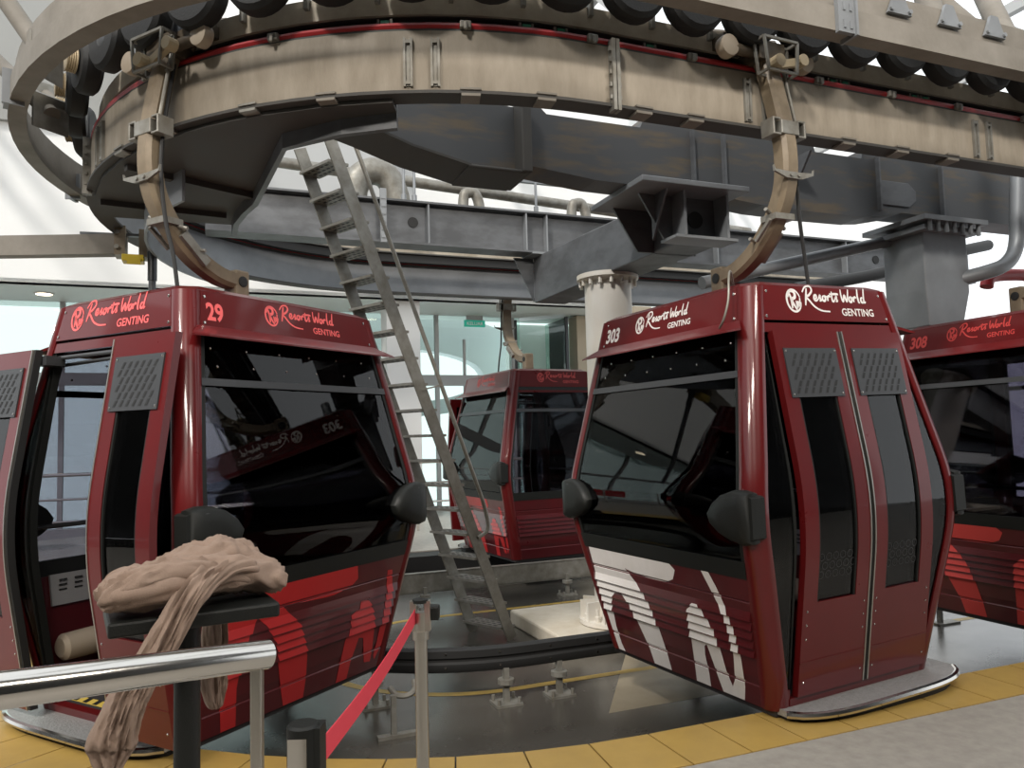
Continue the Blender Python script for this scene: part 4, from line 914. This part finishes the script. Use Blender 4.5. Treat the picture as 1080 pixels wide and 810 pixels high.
fold_sweep(tw, [Vector((-.825,1.675,1.02)),Vector((-.845,1.672,.95)),Vector((-.86,1.668,.89))], lambda u: .030, lambda u: .016, 1.6, 2.5, ref=tx, dome=.3)
fold_sweep(tw, [tp(.07,.06,.06),tp(.08,.12,.05),tp(.082,.165,.0),tp(.08,.172,-.08),tp(.078,.17,-.18),tp(.076,.17,-.27),tp(.08,.17,-.335)], lambda u: .034-.002*u if u < .85 else .032-.12*(u-.85), lambda u: .013, 1.8, .2, ref=tx, dome=.04)
ob = tw.build('towel', TOWEL, None, tuple(c0), smooth=True, autosm=80); tag(ob, 'crumpled tan towel draped over the black tray stand', 'towel')

def stanchion(x, y, label, r=.023, full=False):
    s = tag(empty('stanchion', Vector((x,y,.07))), label, 'barrier post', 'belt barrier posts'); o_ = (x,y,.07)
    MB().cyl((x,y,.08),(x,y,.885 if not full else .86),r,20).build('post', BRUSH if not full else CHROME, s, o_, smooth=True)
    MB().lathe([(.17,.07),(.17,.08),(.10,.092),(r,.10)], (x,y,0), (0,0,1), 28).build('base', BRUSH, s, o_, smooth=True)
    return s, o_
s1, o1 = stanchion(-.35,2.79,'slim steel barrier post in the centre foreground with a belt cassette')
mb = MB()
for dx in (-.026, .026): mb.box(-.35+dx-.010,-.35+dx+.010,2.775,2.805,.82,.925)
mb.lathe([(.030,.79),(.030,.82)], (-.35,2.79,0), (0,0,1), 20); mb.build('belt_head', BRUSH, s1, o1)
MB().lathe([(.028,.918),(.028,.93)], (-.35,2.79,0), (0,0,1), 20).build('cap', BLACK, s1, o1)
MB().box(-.335,-.285,2.80,2.85,.85,.90).build('cassette', BLACK, s1, o1, bevel=.006)
s2, o2 = stanchion(-.44,1.59,'thick chrome barrier post with a black cap cut by the bottom edge',.031,True)
MB().lathe([(.033,.85),(.033,.93),(.028,.935)], (-.44,1.59,0), (0,0,1), 24).build('cap', BLACK, s2, o2, smooth=True, autosm=40)
MB().box(-.425,-.402,1.57,1.62,.78,.93).build('belt_slot', BLACK, s2, o2)
MB().box(-.463,-.425,1.556,1.562,.60,.915).build('chrome_face', CHROME, s2, o2)
a_, b_ = Vector((-.368,2.775,.872)), Vector((-.41,1.60,.868)); mb = MB(); rings = []
for i in range(13):
    t = i/12; p = a_.lerp(b_, t)-Vector((0,0,.02*math.sin(PI*t))); rings.append([p+Vector((-.001,0,.026)),p+Vector((.001,0,.026)),p+Vector((.001,0,-.026)),p+Vector((-.001,0,-.026))])
mb.loft(rings); mb.build('belt', TAPE, s1, o1)

# ================================================================ LIGHT AND CAMERA
w = bpy.data.worlds.new('sky'); S.world = w; w.use_nodes = True
w.node_tree.nodes['Background'].inputs[0].default_value = (.93,.97,1.0,1); w.node_tree.nodes['Background'].inputs[1].default_value = 1.45
def sun(en, ang, az, el, col):
    l = bpy.data.lights.new('sun', 'SUN'); l.energy = en; l.angle = math.radians(ang); l.color = col
    o = bpy.data.objects.new('sun', l); COL.objects.link(o)
    d = Vector((math.cos(math.radians(el))*math.sin(math.radians(az)), math.cos(math.radians(el))*math.cos(math.radians(az)), math.sin(math.radians(el))))
    o.rotation_euler = d.to_track_quat('Z', 'Y').to_euler()
sun(2.6, 6, 208, 44, (1,.95,.88))
def area(loc, tgt, sx, sy, en, col):
    l = bpy.data.lights.new('fill_light', 'AREA'); l.shape = 'RECTANGLE'; l.size = sx; l.size_y = sy; l.energy = en; l.color = col
    o = bpy.data.objects.new('fill_light', l); COL.objects.link(o); o.location = loc
    o.rotation_euler = (Vector(loc)-Vector(tgt)).to_track_quat('Z', 'Y').to_euler()
for x, y in ((-4,-1.5),(0,-2.5),(4,-1.0)): area((x,y,5.6), (x*.3,5,1.5), 2.2, .35, 190, (1,.93,.84))  # added fill lamps high behind the camera, aimed at the machinery

cam = bpy.data.cameras.new('camera'); cam.sensor_width = 36; cam.lens = 26.841; cam.clip_start = .05; cam.clip_end = 200
co = bpy.data.objects.new('camera', cam); COL.objects.link(co)
R_ = Vector((.99966348,.0018201,-.02587688)); U_ = Vector((.02594081,-.07013984,.99719982)); F_ = Vector((0,.99753551,.07016345))
M = Matrix((R_, U_, -F_)).transposed().to_4x4(); M.translation = Vector((0,0,1.5)); co.matrix_world = M
S.camera = co
S.view_settings.view_transform = 'Standard'; S.view_settings.look = 'None'; S.view_settings.gamma = 1; S.view_settings.use_curve_mapping = False
S.view_settings.exposure = 0
S.cycles.use_denoising = True; S.cycles.max_bounces = 8; S.cycles.transparent_max_bounces = 16; S.cycles.caustics_reflective = False; S.cycles.caustics_refractive = False
